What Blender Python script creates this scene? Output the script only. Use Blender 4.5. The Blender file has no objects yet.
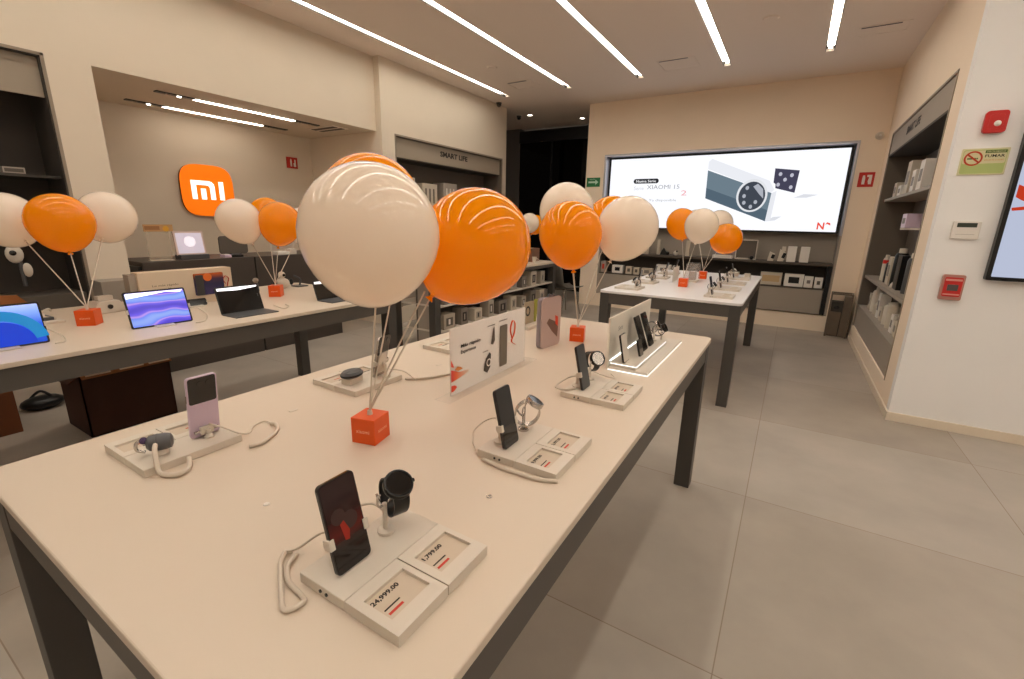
import bpy, bmesh, math, random
from mathutils import Matrix, Vector
random.seed(7)
SC = bpy.context.scene
COL = SC.collection
PI = math.pi

# ------------------------------------------------------------------ camera calibration
CAM = Vector((0, 0, 1.5))
FPX = 452.6
ROWS = [Vector((0.85353495, 0.52062794, 0.020607)),
        Vector((0.14832669, -0.20487776, -0.96748349)),
        Vector((-0.49947701, 0.82883753, -0.25209334))]


def ray(px, py):
    a, b = px - 512, py - 339.5
    return ROWS[0] * a + ROWS[1] * b + ROWS[2] * FPX


def at_depth(px, py, dep):
    return CAM + ray(px, py) * (dep / FPX)


# ------------------------------------------------------------------ materials
def lin(c):
    return tuple(((v / 255) / 12.92 if v / 255 <= .04045 else ((v / 255 + .055) / 1.055) ** 2.4) for v in c) + (1,)


MATS = {}


def mat(name, rgb, rough=.5, metal=0, emit=None, es=0, noise=0, nscale=8, bump=0, trans=0, alpha=1, coat=0, spec=.5, sss=0, ior=1.45):
    if name in MATS:
        return MATS[name]
    m = bpy.data.materials.new(name)
    m.use_nodes = True
    nt = m.node_tree
    b = nt.nodes['Principled BSDF']
    c = lin(rgb)
    b.inputs['Base Color'].default_value = c
    b.inputs['Roughness'].default_value = rough
    b.inputs['Metallic'].default_value = metal
    b.inputs['Specular IOR Level'].default_value = spec
    b.inputs['IOR'].default_value = ior
    b.inputs['Transmission Weight'].default_value = trans
    b.inputs['Alpha'].default_value = alpha
    b.inputs['Coat Weight'].default_value = coat
    b.inputs['Coat Roughness'].default_value = .04
    if sss:
        b.inputs['Subsurface Weight'].default_value = sss
        b.inputs['Subsurface Radius'].default_value = (.05, .03, .02)
        b.inputs['Subsurface Scale'].default_value = .3
    if emit:
        b.inputs['Emission Color'].default_value = lin(emit)
        b.inputs['Emission Strength'].default_value = es
    if noise or bump:
        tc = nt.nodes.new('ShaderNodeTexCoord')
        n = nt.nodes.new('ShaderNodeTexNoise')
        n.inputs['Scale'].default_value = nscale
        n.inputs['Detail'].default_value = 5
        nt.links.new(tc.outputs['Object'], n.inputs['Vector'])
        if noise:
            r = nt.nodes.new('ShaderNodeMixRGB')
            r.inputs[1].default_value = tuple(v * (1 - noise) for v in c[:3]) + (1,)
            r.inputs[2].default_value = tuple(min(1, v * (1 + noise)) for v in c[:3]) + (1,)
            nt.links.new(n.outputs['Fac'], r.inputs[0])
            nt.links.new(r.outputs[0], b.inputs['Base Color'])
        if bump:
            bp = nt.nodes.new('ShaderNodeBump')
            bp.inputs['Strength'].default_value = bump
            bp.inputs['Distance'].default_value = .002
            nt.links.new(n.outputs['Fac'], bp.inputs['Height'])
            nt.links.new(bp.outputs[0], b.inputs['Normal'])
    MATS[name] = m
    return m


WALL = mat('wall_paint', (222, 209, 190), .8, noise=.03, nscale=3, bump=.05)
WALLG = mat('wall_paint_cool', (238, 236, 234), .75, noise=.03, nscale=3)
CEIL = mat('ceiling_paint', (236, 222, 210), .85)
GREYP = mat('grey_panel', (156, 146, 134), .6, noise=.04, nscale=4)
GREYD = mat('grey_panel_dark', (92, 84, 76), .6, noise=.04)
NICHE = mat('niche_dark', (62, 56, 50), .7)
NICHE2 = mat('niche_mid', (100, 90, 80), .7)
TOP = mat('white_laminate', (208, 193, 175), .4, noise=.015, nscale=2)
TOPC = mat('white_laminate_cool', (226, 222, 220), .32)
APRON = mat('apron_grey', (84, 78, 72), .5, noise=.03)
LEGM = mat('leg_grey', (70, 66, 62), .5)
BLACK = mat('black_satin', (16, 15, 15), .35)
BLACKG = mat('black_glass', (6, 6, 7), .06, coat=.5)
DGLASS = mat('dark_door_glass', (4, 4, 5), .05, spec=.35)
WHITEP = mat('white_plastic', (208, 198, 184), .4)
WHITEB = mat('white_card', (226, 220, 212), .6)
CABLE = mat('white_cable', (206, 194, 178), .45)
SILVER = mat('silver', (190, 184, 178), .25, 1)
CHROME = mat('chrome', (200, 196, 190), .12, 1)
STEEL = mat('brushed_steel', (120, 108, 96), .35, .8, noise=.1, nscale=12)


def latex(name, rgb, glow, mix=.42):
    m = bpy.data.materials.new(name)
    m.use_nodes = True
    nt = m.node_tree
    nt.nodes.remove(nt.nodes['Principled BSDF'])
    d = nt.nodes.new('ShaderNodeBsdfDiffuse')
    d.inputs[0].default_value = lin(rgb)
    t = nt.nodes.new('ShaderNodeBsdfTranslucent')
    t.inputs[0].default_value = lin(glow)
    x = nt.nodes.new('ShaderNodeMixShader')
    x.inputs[0].default_value = mix
    g = nt.nodes.new('ShaderNodeBsdfGlossy')
    g.inputs['Roughness'].default_value = .03
    f = nt.nodes.new('ShaderNodeFresnel')
    f.inputs['IOR'].default_value = 1.42
    y = nt.nodes.new('ShaderNodeMixShader')
    nt.links.new(d.outputs[0], x.inputs[1])
    nt.links.new(t.outputs[0], x.inputs[2])
    ge = nt.nodes.new('ShaderNodeNewGeometry')
    sb = nt.nodes.new('ShaderNodeMath')
    sb.operation = 'SUBTRACT'
    sb.use_clamp = True
    nt.links.new(f.outputs[0], sb.inputs[0])
    nt.links.new(ge.outputs['Backfacing'], sb.inputs[1])
    nt.links.new(sb.outputs[0], y.inputs[0])
    nt.links.new(x.outputs[0], y.inputs[1])
    nt.links.new(g.outputs[0], y.inputs[2])
    nt.links.new(y.outputs[0], nt.nodes['Material Output'].inputs['Surface'])
    MATS[name] = m
    return m


ORANGE = latex('orange_latex', (255, 172, 0), (255, 188, 0), .54)
WHITEL = latex('white_latex', (247, 237, 224), (249, 238, 222), .45)
ORCUBE = mat('orange_card', (226, 84, 10), .3)
ORTEXT = mat('pale_orange_ink', (250, 196, 160), .5)
INK = mat('black_ink', (40, 34, 30), .6)
GINK = mat('grey_ink', (130, 122, 116), .6)
LGINK = mat('pale_grey_ink', (190, 188, 192), .6)
REDI = mat('red_ink', (196, 60, 44), .6)
CARD = mat('cardboard', (150, 98, 56), .8, noise=.12, nscale=10)
CARDD = mat('cardboard_shaded', (70, 42, 30), .85, noise=.1, nscale=10)  # cardboard with the table's shade put into its colour
ACRYL = mat('clear_acrylic', (250, 248, 244), .05, alpha=.10, coat=.3)
REDP = mat('red_plastic', (196, 40, 36), .35)
LAV = mat('lilac_plastic', (206, 186, 206), .3)
DGREY = mat('dark_grey_plastic', (74, 74, 76), .4)
DARKBLUE = mat('dark_blue_glass', (34, 40, 70), .1)
BASEB = mat('skirting', (222, 208, 188), .5)


def emis(name, rgb, s):
    if name in MATS:
        return MATS[name]
    m = bpy.data.materials.new(name)
    m.use_nodes = True
    nt = m.node_tree
    nt.nodes.clear()
    e = nt.nodes.new('ShaderNodeEmission')
    o = nt.nodes.new('ShaderNodeOutputMaterial')
    e.inputs[0].default_value = lin(rgb)
    e.inputs[1].default_value = s
    nt.links.new(e.outputs[0], o.inputs[0])
    MATS[name] = m
    return m


STRIP = emis('strip_light', (255, 246, 231), 20.5)
SPOT = emis('spot_lens', (255, 240, 220), 12)
SCREENW = emis('screen_white', (250, 251, 255), 1.05)
LEDW = emis('led_white', (255, 252, 246), 1.5)


def graded(name, stops, axis='Z', rng=(0, 1), es=.0, rough=.15, wave=False, wscale=6, dist=4):
    """screen picture: colour ramp along an object axis (or a distorted wave), softly glowing"""
    if name in MATS:
        return MATS[name]
    m = bpy.data.materials.new(name)
    m.use_nodes = True
    nt = m.node_tree
    b = nt.nodes['Principled BSDF']
    tc = nt.nodes.new('ShaderNodeTexCoord')
    rp = nt.nodes.new('ShaderNodeValToRGB')
    rp.color_ramp.elements.remove(rp.color_ramp.elements[0])
    rp.color_ramp.elements[0].position = stops[0][0]
    rp.color_ramp.elements[0].color = lin(stops[0][1])
    for p, c in stops[1:]:
        rp.color_ramp.elements.new(p).color = lin(c)
    if wave:
        w = nt.nodes.new('ShaderNodeTexWave')
        w.inputs['Scale'].default_value = wscale
        w.inputs['Distortion'].default_value = dist
        w.inputs['Detail'].default_value = 2
        w.bands_direction = 'Z'
        nt.links.new(tc.outputs['Object'], w.inputs['Vector'])
        nt.links.new(w.outputs['Fac'], rp.inputs[0])
    else:
        sp = nt.nodes.new('ShaderNodeSeparateXYZ')
        mr = nt.nodes.new('ShaderNodeMapRange')
        mr.inputs[1].default_value, mr.inputs[2].default_value = rng
        nt.links.new(tc.outputs['Object'], sp.inputs[0])
        nt.links.new(sp.outputs[axis], mr.inputs[0])
        nt.links.new(mr.outputs[0], rp.inputs[0])
    nt.links.new(rp.outputs[0], b.inputs['Base Color'])
    b.inputs['Roughness'].default_value = rough
    if es:
        nt.links.new(rp.outputs[0], b.inputs['Emission Color'])
        b.inputs['Emission Strength'].default_value = es
    MATS[name] = m
    return m


def floor_mat():
    m = bpy.data.materials.new('floor_tiles')
    m.use_nodes = True
    nt = m.node_tree
    L = nt.links.new
    b = nt.nodes['Principled BSDF']
    tc = nt.nodes.new('ShaderNodeTexCoord')
    mp = nt.nodes.new('ShaderNodeMapping')
    mp.inputs['Location'].default_value = (0.02, 1.08, 0)
    br = nt.nodes.new('ShaderNodeTexBrick')
    br.offset = 0
    br.inputs['Scale'].default_value = 1
    br.inputs['Brick Width'].default_value = 1.25
    br.inputs['Row Height'].default_value = 1.25
    br.inputs['Mortar Size'].default_value = .0025
    br.inputs['Mortar Smooth'].default_value = .3
    br.inputs['Color1'].default_value = lin((172, 163, 152))
    br.inputs['Color2'].default_value = lin((162, 151, 138))
    br.inputs['Mortar'].default_value = lin((138, 122, 106))
    L(tc.outputs['Object'], mp.inputs[0])
    L(mp.outputs[0], br.inputs['Vector'])
    n = nt.nodes.new('ShaderNodeTexNoise')
    n.inputs['Scale'].default_value = 1.6
    n.inputs['Detail'].default_value = 8
    n.inputs['Roughness'].default_value = .55
    L(tc.outputs['Object'], n.inputs['Vector'])
    mr = nt.nodes.new('ShaderNodeMapRange')
    mr.inputs[1].default_value, mr.inputs[2].default_value = .3, .7
    mr.inputs[3].default_value, mr.inputs[4].default_value = .86, 1.1
    L(n.outputs['Fac'], mr.inputs[0])
    mx = nt.nodes.new('ShaderNodeVectorMath')
    mx.operation = 'SCALE'
    L(br.outputs['Color'], mx.inputs[0])
    L(mr.outputs[0], mx.inputs['Scale'])
    L(mx.outputs[0], b.inputs['Base Color'])
    b.inputs['Roughness'].default_value = .5
    b.inputs['Specular IOR Level'].default_value = .35
    MATS['floor_tiles'] = m
    return m


# ------------------------------------------------------------------ builders
class B:
    def __init__(s):
        s.bm = bmesh.new()

    def _x(s, verts, M):
        if M is not None:
            bmesh.ops.transform(s.bm, matrix=M, verts=verts)

    def box(s, a, b, M=None, mi=0):
        vs = []
        for x in (a[0], b[0]):
            for y in (a[1], b[1]):
                for z in (a[2], b[2]):
                    vs.append(s.bm.verts.new((x, y, z)))
        for f in ((0, 1, 3, 2), (4, 6, 7, 5), (0, 4, 5, 1), (2, 3, 7, 6), (0, 2, 6, 4), (1, 5, 7, 3)):
            s.bm.faces.new([vs[i] for i in f]).material_index = mi
        s._x(vs, M)
        return s

    def prism(s, pts, h0, h1, M=None, mi=0):
        """2d polygon in local XY extruded h0..h1 along Z"""
        lo = [s.bm.verts.new((p[0], p[1], h0)) for p in pts]
        hi = [s.bm.verts.new((p[0], p[1], h1)) for p in pts]
        n = len(pts)
        fs = [s.bm.faces.new(lo[::-1]), s.bm.faces.new(hi)]
        for i in range(n):
            fs.append(s.bm.faces.new((lo[i], lo[(i + 1) % n], hi[(i + 1) % n], hi[i])))
        for f in fs:
            f.material_index = mi
        s._x(lo + hi, M)
        return s

    def ring(s, outer, inner, h0, h1, M=None, mi=0):
        n = len(outer)
        V = [[s.bm.verts.new((p[0], p[1], h)) for p in P] for P, h in ((outer, h0), (inner, h0), (inner, h1), (outer, h1))]
        for k in range(4):
            a, b = V[k], V[(k + 1) % 4]
            for i in range(n):
                s.bm.faces.new((a[i], b[i], b[(i + 1) % n], a[(i + 1) % n])).material_index = mi
        s._x([v for r in V for v in r], M)
        return s

    def lathe(s, prof, seg=24, M=None, mi=0):
        rings = []
        allv = []
        for r, z in prof:
            if r < 1e-6:
                v = s.bm.verts.new((0, 0, z))
                rings.append([v])
                allv.append(v)
            else:
                rg = [s.bm.verts.new((r * math.cos(2 * PI * i / seg), r * math.sin(2 * PI * i / seg), z)) for i in range(seg)]
                rings.append(rg)
                allv += rg
        for a, b in zip(rings, rings[1:]):
            for i in range(seg):
                j = (i + 1) % seg
                if len(a) == 1 and len(b) == 1:
                    continue
                if len(a) == 1:
                    f = (a[0], b[j], b[i])
                elif len(b) == 1:
                    f = (a[i], a[j], b[0])
                else:
                    f = (a[i], a[j], b[j], b[i])
                s.bm.faces.new(f).material_index = mi
        s._x(allv, M)
        return s

    def cyl(s, p0, p1, r, r2=None, seg=14, mi=0):
        p0, p1 = Vector(p0), Vector(p1)
        d = p1 - p0
        M = Matrix.Translation(p0) @ d.to_track_quat('Z', 'Y').to_matrix().to_4x4()
        r2 = r if r2 is None else r2
        return s.lathe([(0, 0), (r, 0), (r2, d.length), (0, d.length)], seg, M, mi)

    def ball(s, c, r, sc=(1, 1, 1), seg=16, mi=0):
        n = seg // 2
        prof = [(max(0, r * math.sin(PI * i / n)) if 0 < i < n else 0, -r * math.cos(PI * i / n)) for i in range(n + 1)]
        return s.lathe(prof, seg, Matrix.Translation(c) @ Matrix.Diagonal((*sc, 1)), mi)

    def tube(s, pts, r, seg=8, closed=False, smooth=True, flat=1.0):
        P = [Vector(p) for p in pts]
        if smooth and len(P) > 2:
            Q = []
            n = len(P)
            rng = range(n if closed else n - 1)
            for i in rng:
                a = P[(i - 1) % n] if (closed or i > 0) else P[0]
                b = P[i]
                c = P[(i + 1) % n]
                d = P[(i + 2) % n] if (closed or i + 2 < n) else P[-1]
                for k in range(6):
                    t = k / 6
                    Q.append(.5 * ((2 * b) + (c - a) * t + (2 * a - 5 * b + 4 * c - d) * t * t + (3 * b - a - 3 * c + d) * t ** 3))
            if not closed:
                Q.append(P[-1])
            P = Q
        n = len(P)
        rings = []
        up = Vector((0, 0, 1))
        for i in range(n):
            if closed:
                t = P[(i + 1) % n] - P[i - 1]
            else:
                t = P[min(i + 1, n - 1)] - P[max(i - 1, 0)]
            t.normalize()
            if abs(t.dot(up)) > .95:
                up = Vector((1, 0, 0)) if abs(t.x) < .9 else Vector((0, 1, 0))
            sx = t.cross(up).normalized()
            u2 = sx.cross(t).normalized()
            up = u2
            rings.append([s.bm.verts.new(P[i] + sx * r * math.cos(2 * PI * k / seg) + u2 * r * flat * math.sin(2 * PI * k / seg)) for k in range(seg)])
        m = n if closed else n - 1
        for i in range(m):
            a, b = rings[i], rings[(i + 1) % n]
            for k in range(seg):
                s.bm.faces.new((a[k], b[k], b[(k + 1) % seg], a[(k + 1) % seg]))
        if not closed:
            s.bm.faces.new(rings[0])
            s.bm.faces.new(rings[-1][::-1])
        return s

    def done(s, name, m, parent=None, bevel=0, smooth=False, seg=2):
        bmesh.ops.recalc_face_normals(s.bm, faces=s.bm.faces)
        me = bpy.data.meshes.new(name)
        s.bm.to_mesh(me)
        s.bm.free()
        for q in (m if isinstance(m, (list, tuple)) else [m]):
            me.materials.append(q)
        if smooth:
            me.polygons.foreach_set('use_smooth', [True] * len(me.polygons))
            if smooth != 'all':
                me.set_sharp_from_angle(angle=math.radians(38))
        o = bpy.data.objects.new(name, me)
        COL.objects.link(o)
        o.parent = parent
        if bevel:
            md = o.modifiers.new('edge', 'BEVEL')
            md.width = bevel
            md.segments = seg
            md.limit_method = 'ANGLE'
            md.angle_limit = math.radians(40)
        return o


def frame(o, r, u):
    r, u = Vector(r).normalized(), Vector(u).normalized()
    n = r.cross(u)
    M = Matrix((r, u, n)).transposed().to_4x4()
    M.translation = Vector(o)
    return M


def rrect(w, h, r, n=5, cx=0, cy=0):
    pts = []
    for sx, sy, a0 in ((1, 1, 0), (-1, 1, 90), (-1, -1, 180), (1, -1, 270)):
        for k in range(n + 1):
            a = math.radians(a0 + 90 * k / n)
            pts.append((cx + sx * (w / 2 - r) + r * math.cos(a), cy + sy * (h / 2 - r) + r * math.sin(a)))
    return pts


def circ(r, n=28, cx=0, cy=0):
    return [(cx + r * math.cos(2 * PI * i / n), cy + r * math.sin(2 * PI * i / n)) for i in range(n)]


def text(s, M, w, m, parent=None, name='lettering', h=None, depth=.0006, bold=0):
    """lettering centred on frame M, fitted to width w (or height h)"""
    cu = bpy.data.curves.new('t', 'FONT')
    cu.body = s
    cu.offset = bold
    cu.resolution_u = 2
    ob = bpy.data.objects.new('t', cu)
    COL.objects.link(ob)
    bpy.context.view_layer.update()
    dg = bpy.context.evaluated_depsgraph_get()
    me = bpy.data.meshes.new_from_object(ob.evaluated_get(dg))
    bpy.data.objects.remove(ob)
    bpy.data.curves.remove(cu)
    xs = [v.co.x for v in me.vertices]
    ys = [v.co.y for v in me.vertices]
    cx, cy = (min(xs) + max(xs)) / 2, (min(ys) + max(ys)) / 2
    k = w / (max(xs) - min(xs)) if w else 1
    ky = (h / (max(ys) - min(ys))) if h else k
    if not w:
        k = ky
    me.transform(M @ Matrix.Diagonal((k, ky, 1, 1)) @ Matrix.Translation((-cx, -cy, 0)))
    me.name = name
    me.materials.append(m)
    o = bpy.data.objects.new(name, me)
    COL.objects.link(o)
    o.parent = parent
    return o


def tag(o, label, cat, group=None):
    o['label'] = label
    o['category'] = cat
    if group:
        o['group'] = group
    return o


def thing(name, label, cat, loc=(0, 0, 0), rot=(0, 0, 0), group=None):
    o = bpy.data.objects.new(name, None)
    o.empty_display_size = .05
    COL.objects.link(o)
    o.location = loc
    o.rotation_euler = rot
    return tag(o, label, cat, group)


def dup(root, loc=None, rot=None, label=None, group=None, scale=None):
    r = root.copy()
    COL.objects.link(r)
    if loc is not None:
        r.location = loc
    if rot is not None:
        r.rotation_euler = rot
    if scale is not None:
        r.scale = scale
    if label:
        r['label'] = label
    if group:
        r['group'] = group
    for ch in list(root.children):
        c = ch.copy()
        COL.objects.link(c)
        c.parent = r
        for g in list(ch.children):
            d = g.copy()
            COL.objects.link(d)
            d.parent = c
    return r


def struct(o):
    o['kind'] = 'structure'
    return o


FY = lambda x, y, z: frame((x, y, z), (1, 0, 0), (0, 0, 1))     # seen from -y
FX = lambda x, y, z: frame((x, y, z), (0, 1, 0), (0, 0, 1))     # seen from +x
FMX = lambda x, y, z: frame((x, y, z), (0, -1, 0), (0, 0, 1))   # seen from -x

# ================================================================== THE SETTING
CZ = 3.5
XL1, XL2 = -4.93, -4.83          # left wall planes (alcove part / shelf part)
XR = .86
YB = 8.05
YP = 4.52                        # poster wall plane
XA = -6.32                       # alcove back wall
struct(B().box((-7, -2.6, -.06), (4.3, 9.6, 0)).done('floor', floor_mat()))
SLX = [(-4.405, 7.0), (-3.29, 7.0), (-2.185, 7.0), (-1.065, 7.0), (.03, 7.0), (1.145, 4.0), (2.26, 4.0), (3.37, 4.0)]
cb = B().box((-7, -2.6, CZ), (4.3, -1.2, CZ + .1)).box((-7, 7.0, CZ), (4.3, 9.6, CZ + .1)).box((-7, -1.2, CZ + .075), (4.3, 7.0, CZ + .1))
xa = -7
for x_, y_ in SLX:
    cb.box((xa, -1.2, CZ), (x_ - .047, 7.0, CZ + .075))
    if y_ < 7:
        cb.box((x_ - .047, y_, CZ), (x_ + .047, 7.0, CZ + .075))
    xa = x_ + .047
cb.box((xa, -1.2, CZ), (4.3, 7.0, CZ + .075))
struct(cb.done('ceiling', CEIL))
w = B()
T = .9
for y0, y1, z0, z1 in ((-2.6, -.6, 0, CZ), (-.6, 1.385, 0, .24), (-.6, 1.385, 2.62, CZ), (1.385, 1.67, 0, CZ), (1.67, 4.59, 2.62, CZ)):
    w.box((XL1 - (.42 if y1 <= 1.67 else 1.5), y0, z0), (XL1, y1, z1))
w.box((XA - .1, 1.3, 0), (XA, 4.7, 2.62))
w.box((XA, 1.57, 0), (XL1 - .42, 1.67, 2.62))
for y0, y1, z0, z1 in ((4.59, 4.83, 0, CZ), (4.83, 7.52, 0, .24), (4.83, 7.52, 2.61, CZ), (7.52, 7.66, 0, CZ)):
    w.box((XL2 - (1.6 if y0 == 4.59 else .5), y0, z0), (XL2, y1, z1))
struct(w.done('wall_left', WALL))
w = B()
w.box((-3.37, YB, 0), (-3.03, YB + .4, CZ)).box((.57, YB, 0), (.96, YB + .4, CZ))
w.box((-3.03, YB, 0), (.57, YB + .4, .24)).box((-3.03, YB, 2.655), (.57, YB + .4, CZ))
struct(w.done('wall_back', mat('wall_paint_back', (238, 220, 198), .8, noise=.03, nscale=3)))
w = B()
w.box((XR, 4.62, 0), (XR + .45, 4.93, CZ)).box((XR, 7.66, 0), (XR + .45, YB, CZ))
w.box((XR, 4.93, 0), (XR + .45, 7.66, .22)).box((XR, 4.93, 2.655), (XR + .45, 7.66, CZ))
struct(w.done('wall_right', MATS['wall_paint_back']))
struct(B().box((XR, YP, 0), (4.3, 4.62, CZ)).done('wall_poster', WALLG))
struct(B().box((4.2, -2.6, 0), (4.3, YP, CZ)).done('wall_side', WALLG))
struct(B().box((-7, -2.7, 0), (4.3, -2.6, CZ)).done('wall_front_added', WALLG))  # added unseen wall, closes the open storefront for the room's light
struct(B().box((-7, 9.42, 0), (-5.58, 9.6, CZ)).box((-5.45, 7.6, 0), (-5.33, 7.66, CZ)).box((-3.95, 9.42, 0), (-3.2, 9.6, CZ)).box((-3.5, 8.45, 0), (-3.37, 9.42, CZ)).done('wall_corridor', mat('corridor_grey', (112, 108, 106), .7)))
d = struct(B().box((-5.58, 9.44, 0), (-3.95, 9.5, 3.44)).done('door_1', DGLASS))
struct(B().box((-5.58, 9.40, 3.2), (-3.95, 9.44, 3.44)).box((-4.79, 9.42, 0), (-4.75, 9.44, 3.2)).done('door_frame', mat('door_frame_black', (24, 24, 26), .4), d))
# skirtings
struct(B().box((XR - .012, 4.51, 0), (XR, YB, .07)).done('baseboard_right', BASEB))
struct(B().box((XR - .012, YP - .012, 0), (4.2, YP, .07)).done('baseboard_poster', BASEB))
# recess linings
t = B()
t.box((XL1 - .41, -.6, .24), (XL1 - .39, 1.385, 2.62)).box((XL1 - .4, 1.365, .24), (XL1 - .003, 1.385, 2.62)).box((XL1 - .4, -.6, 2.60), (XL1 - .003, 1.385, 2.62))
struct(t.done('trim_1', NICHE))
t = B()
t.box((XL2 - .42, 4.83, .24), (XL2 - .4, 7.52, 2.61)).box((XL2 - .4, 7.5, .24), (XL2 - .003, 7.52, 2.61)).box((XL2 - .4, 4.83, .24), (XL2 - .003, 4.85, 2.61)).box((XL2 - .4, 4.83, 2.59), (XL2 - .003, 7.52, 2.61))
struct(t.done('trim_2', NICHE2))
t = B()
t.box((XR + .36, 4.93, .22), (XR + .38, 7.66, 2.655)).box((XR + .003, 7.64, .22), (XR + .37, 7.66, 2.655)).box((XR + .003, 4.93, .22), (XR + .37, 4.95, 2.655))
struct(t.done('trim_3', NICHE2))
t = B()
t.box((-3.03, YB + .34, .24), (.57, YB + .36, 2.655))
struct(t.done('trim_4', GREYP))
t = B()
for a, b in (((-3.03, YB - .012, 1.40), (-3.0, YB + .3, 2.655)), ((.54, YB - .012, 1.40), (.57, YB + .3, 2.655)), ((-3.0, YB - .012, 2.625), (.54, YB + .3, 2.655))):
    t.box(a, b)
struct(t.done('trim_5', mat('silver_trim', (176, 174, 180), .3, .6)))
t = B()
for a, b in (((-3.03, YB - .004, .24), (-3.0, YB + .3, 1.4)), ((.54, YB - .004, .24), (.57, YB + .3, 1.4))):
    t.box(a, b)
struct(t.done('trim_6', GREYP))
# grey metal outline of the right niche
t = B()
for a, b in (((XR - .006, 4.915, .22), (XR + .02, 4.935, 2.66)), ((XR - .006, 7.655, .22), (XR + .02, 7.675, 2.66)), ((XR - .006, 4.915, 2.645), (XR + .02, 7.675, 2.665))):
    t.box(a, b)
struct(t.done('trim_7', mat('edge_grey', (150, 136, 120), .5)))
t = B()
for a, b in (((XL1 - .02, 1.375, .24), (XL1 + .005, 1.395, 2.63)), ((XL1 - .02, -.6, 2.61), (XL1 + .005, 1.395, 2.63))):
    t.box(a, b)
for a, b in (((XL2 - .02, 4.82, .24), (XL2 + .005, 4.84, 2.62)), ((XL2 - .02, 7.51, .24), (XL2 + .005, 7.53, 2.62)), ((XL2 - .02, 4.82, 2.60), (XL2 + .005, 7.53, 2.62))):
    t.box(a, b)
struct(t.done('trim_8', MATS['edge_grey']))

# ------------------------------------------------------------------ ceiling strip lights
SX = [(-4.405, 'strip light nearest the wall of shelves, left of the five'), (-3.29, 'second strip light from the smart life shelf wall'),
      (-2.185, 'middle strip light of the five ceiling strips'), (-1.065, 'strip light over the far table, fourth from the shelf wall'),
      (.03, 'strip light nearest the poster wall, ends beside a square vent')]
for i, (x, lb) in enumerate(SX):
    r = thing('strip_light', 'long recessed ceiling ' + lb, 'ceiling light', (x, 0, CZ), group='recessed ceiling strip lights')
    B().box((-.0465, -1.2, .001), (-.040, 7.0, .06)).box((.040, -1.2, .001), (.0465, 7.0, .06)).box((-.040, 6.85, .03), (.040, 6.999, .04)).box((-.0465, -1.2, .001), (.0465, -1.18, .06)).done('housing', BLACK, r)
    B().box((-.034, -1.18, .012), (.034, 6.84, .02)).done('diffuser', STRIP, r)
    for k in range(2):
        B().lathe([(0, -.006), (.018, -.006), (.022, 0)], 14, Matrix.Translation((0, 6.89 + .065 * k, .028))).done('spot_lens', SPOT, r, smooth=True)
for i, (x, lb) in enumerate(((1.145, 'strip light added unseen to brighten the poster wall, first beyond the five'), (2.26, 'strip light added unseen to brighten the poster wall, second beyond the five'), (3.37, 'strip light added unseen to brighten the poster wall, third beyond the five'))):  # added strips out of view, put in to brighten the poster wall
    r = thing('strip_light', 'recessed ceiling ' + lb, 'ceiling light', (x, 0, CZ), group='recessed ceiling strip lights')
    B().box((-.0465, -1.2, .001), (-.040, 4.0, .06)).box((.040, -1.2, .001), (.0465, 4.0, .06)).box((-.040, 3.85, .03), (.040, 3.999, .04)).done('housing', BLACK, r)
    B().box((-.034, -1.18, .012), (.034, 3.84, .02)).done('diffuser', STRIP, r)
# alcove lights
for x, lb in ((-5.32, 'front one of the two slim strip lights in the alcove ceiling'), (-5.98, 'rear one of the two slim strip lights in the alcove ceiling, nearer the orange sign')):
    r = thing('alcove_light', lb, 'ceiling light', (x, 2.25, 2.62), group='alcove strip lights')
    B().box((-.03, 0, -.01), (.03, .33, 0)).box((-.03, 1.42, -.01), (.03, 1.75, 0)).box((-.03, .33, -.006), (-.022, 1.42, 0)).box((.022, .33, -.006), (.03, 1.42, 0)).done('housing', BLACK, r)
    B().box((-.021, .33, -.012), (.021, 1.42, -.001)).done('diffuser', emis('alcove_strip', (255, 240, 222), 16), r)
    for y in (.08, .2, 1.5, 1.62):
        B().lathe([(0, -.016), (.016, -.016), (.02, -.01)], 12, Matrix.Translation((0, y, 0))).done('spot_lens', SPOT if y == .2 else SILVER, r, smooth=True)
# ceiling vents
for (x, y, wx, wy, lb) in ((.46, 6.5, .44, .28, 'square flush ceiling access vent beside the strip light nearest the right wall'),
                           (-1.6, 6.64, .46, .44, 'square flush ceiling vent between the two middle strip lights'),
                           (-3.82, 6.5, .42, .34, 'square flush ceiling vent between the two strip lights nearest the shelf wall')):
    r = thing('ceiling_vent', lb, 'vent', (x, y, CZ), group='flush ceiling vents')
    B().ring(rrect(wx, wy, .01, 1), rrect(wx - .03, wy - .03, .01, 1), -.006, 0).done('frame', CEIL, r)
    B().box((-wx / 2 + .02, -wy / 2 + .02, -.003), (wx / 2 - .02, wy / 2 - .02, -.001)).done('panel', CEIL, r)
    B().box((-wx / 2 + .03, -wy / 2 + .02, -.006), (wx / 2 - .08, -wy / 2 + .045, -.003)).done('slot', BLACK, r)
r = thing('air_vent', 'thin dark slot vent in the alcove ceiling', 'vent', (-5.4, 4.2, 2.62))
B().box((-.25, -.12, -.006), (.25, .12, 0)).done('frame', CEIL, r)
B().box((-.22, -.09, -.009), (.22, -.02, -.006)).box((-.22, .03, -.009), (.22, .09, -.006)).done('slot', GREYD, r)
for (x, y, lb) in ((-.52, 5.69, 'round flat speaker grille in the ceiling above the far white table'), (-3.81, 5.65, 'round flat ceiling disc between the first two strip lights'), (-4.7, 3.05, 'small round ceiling disc by the wall above the alcove')):
    tag(B().lathe([(0, -.012), (.06, -.012), (.075, 0)], 20, Matrix.Translation((x, y, CZ))).done('ceiling_disc', CEIL, smooth=True), lb, 'ceiling disc')
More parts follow.
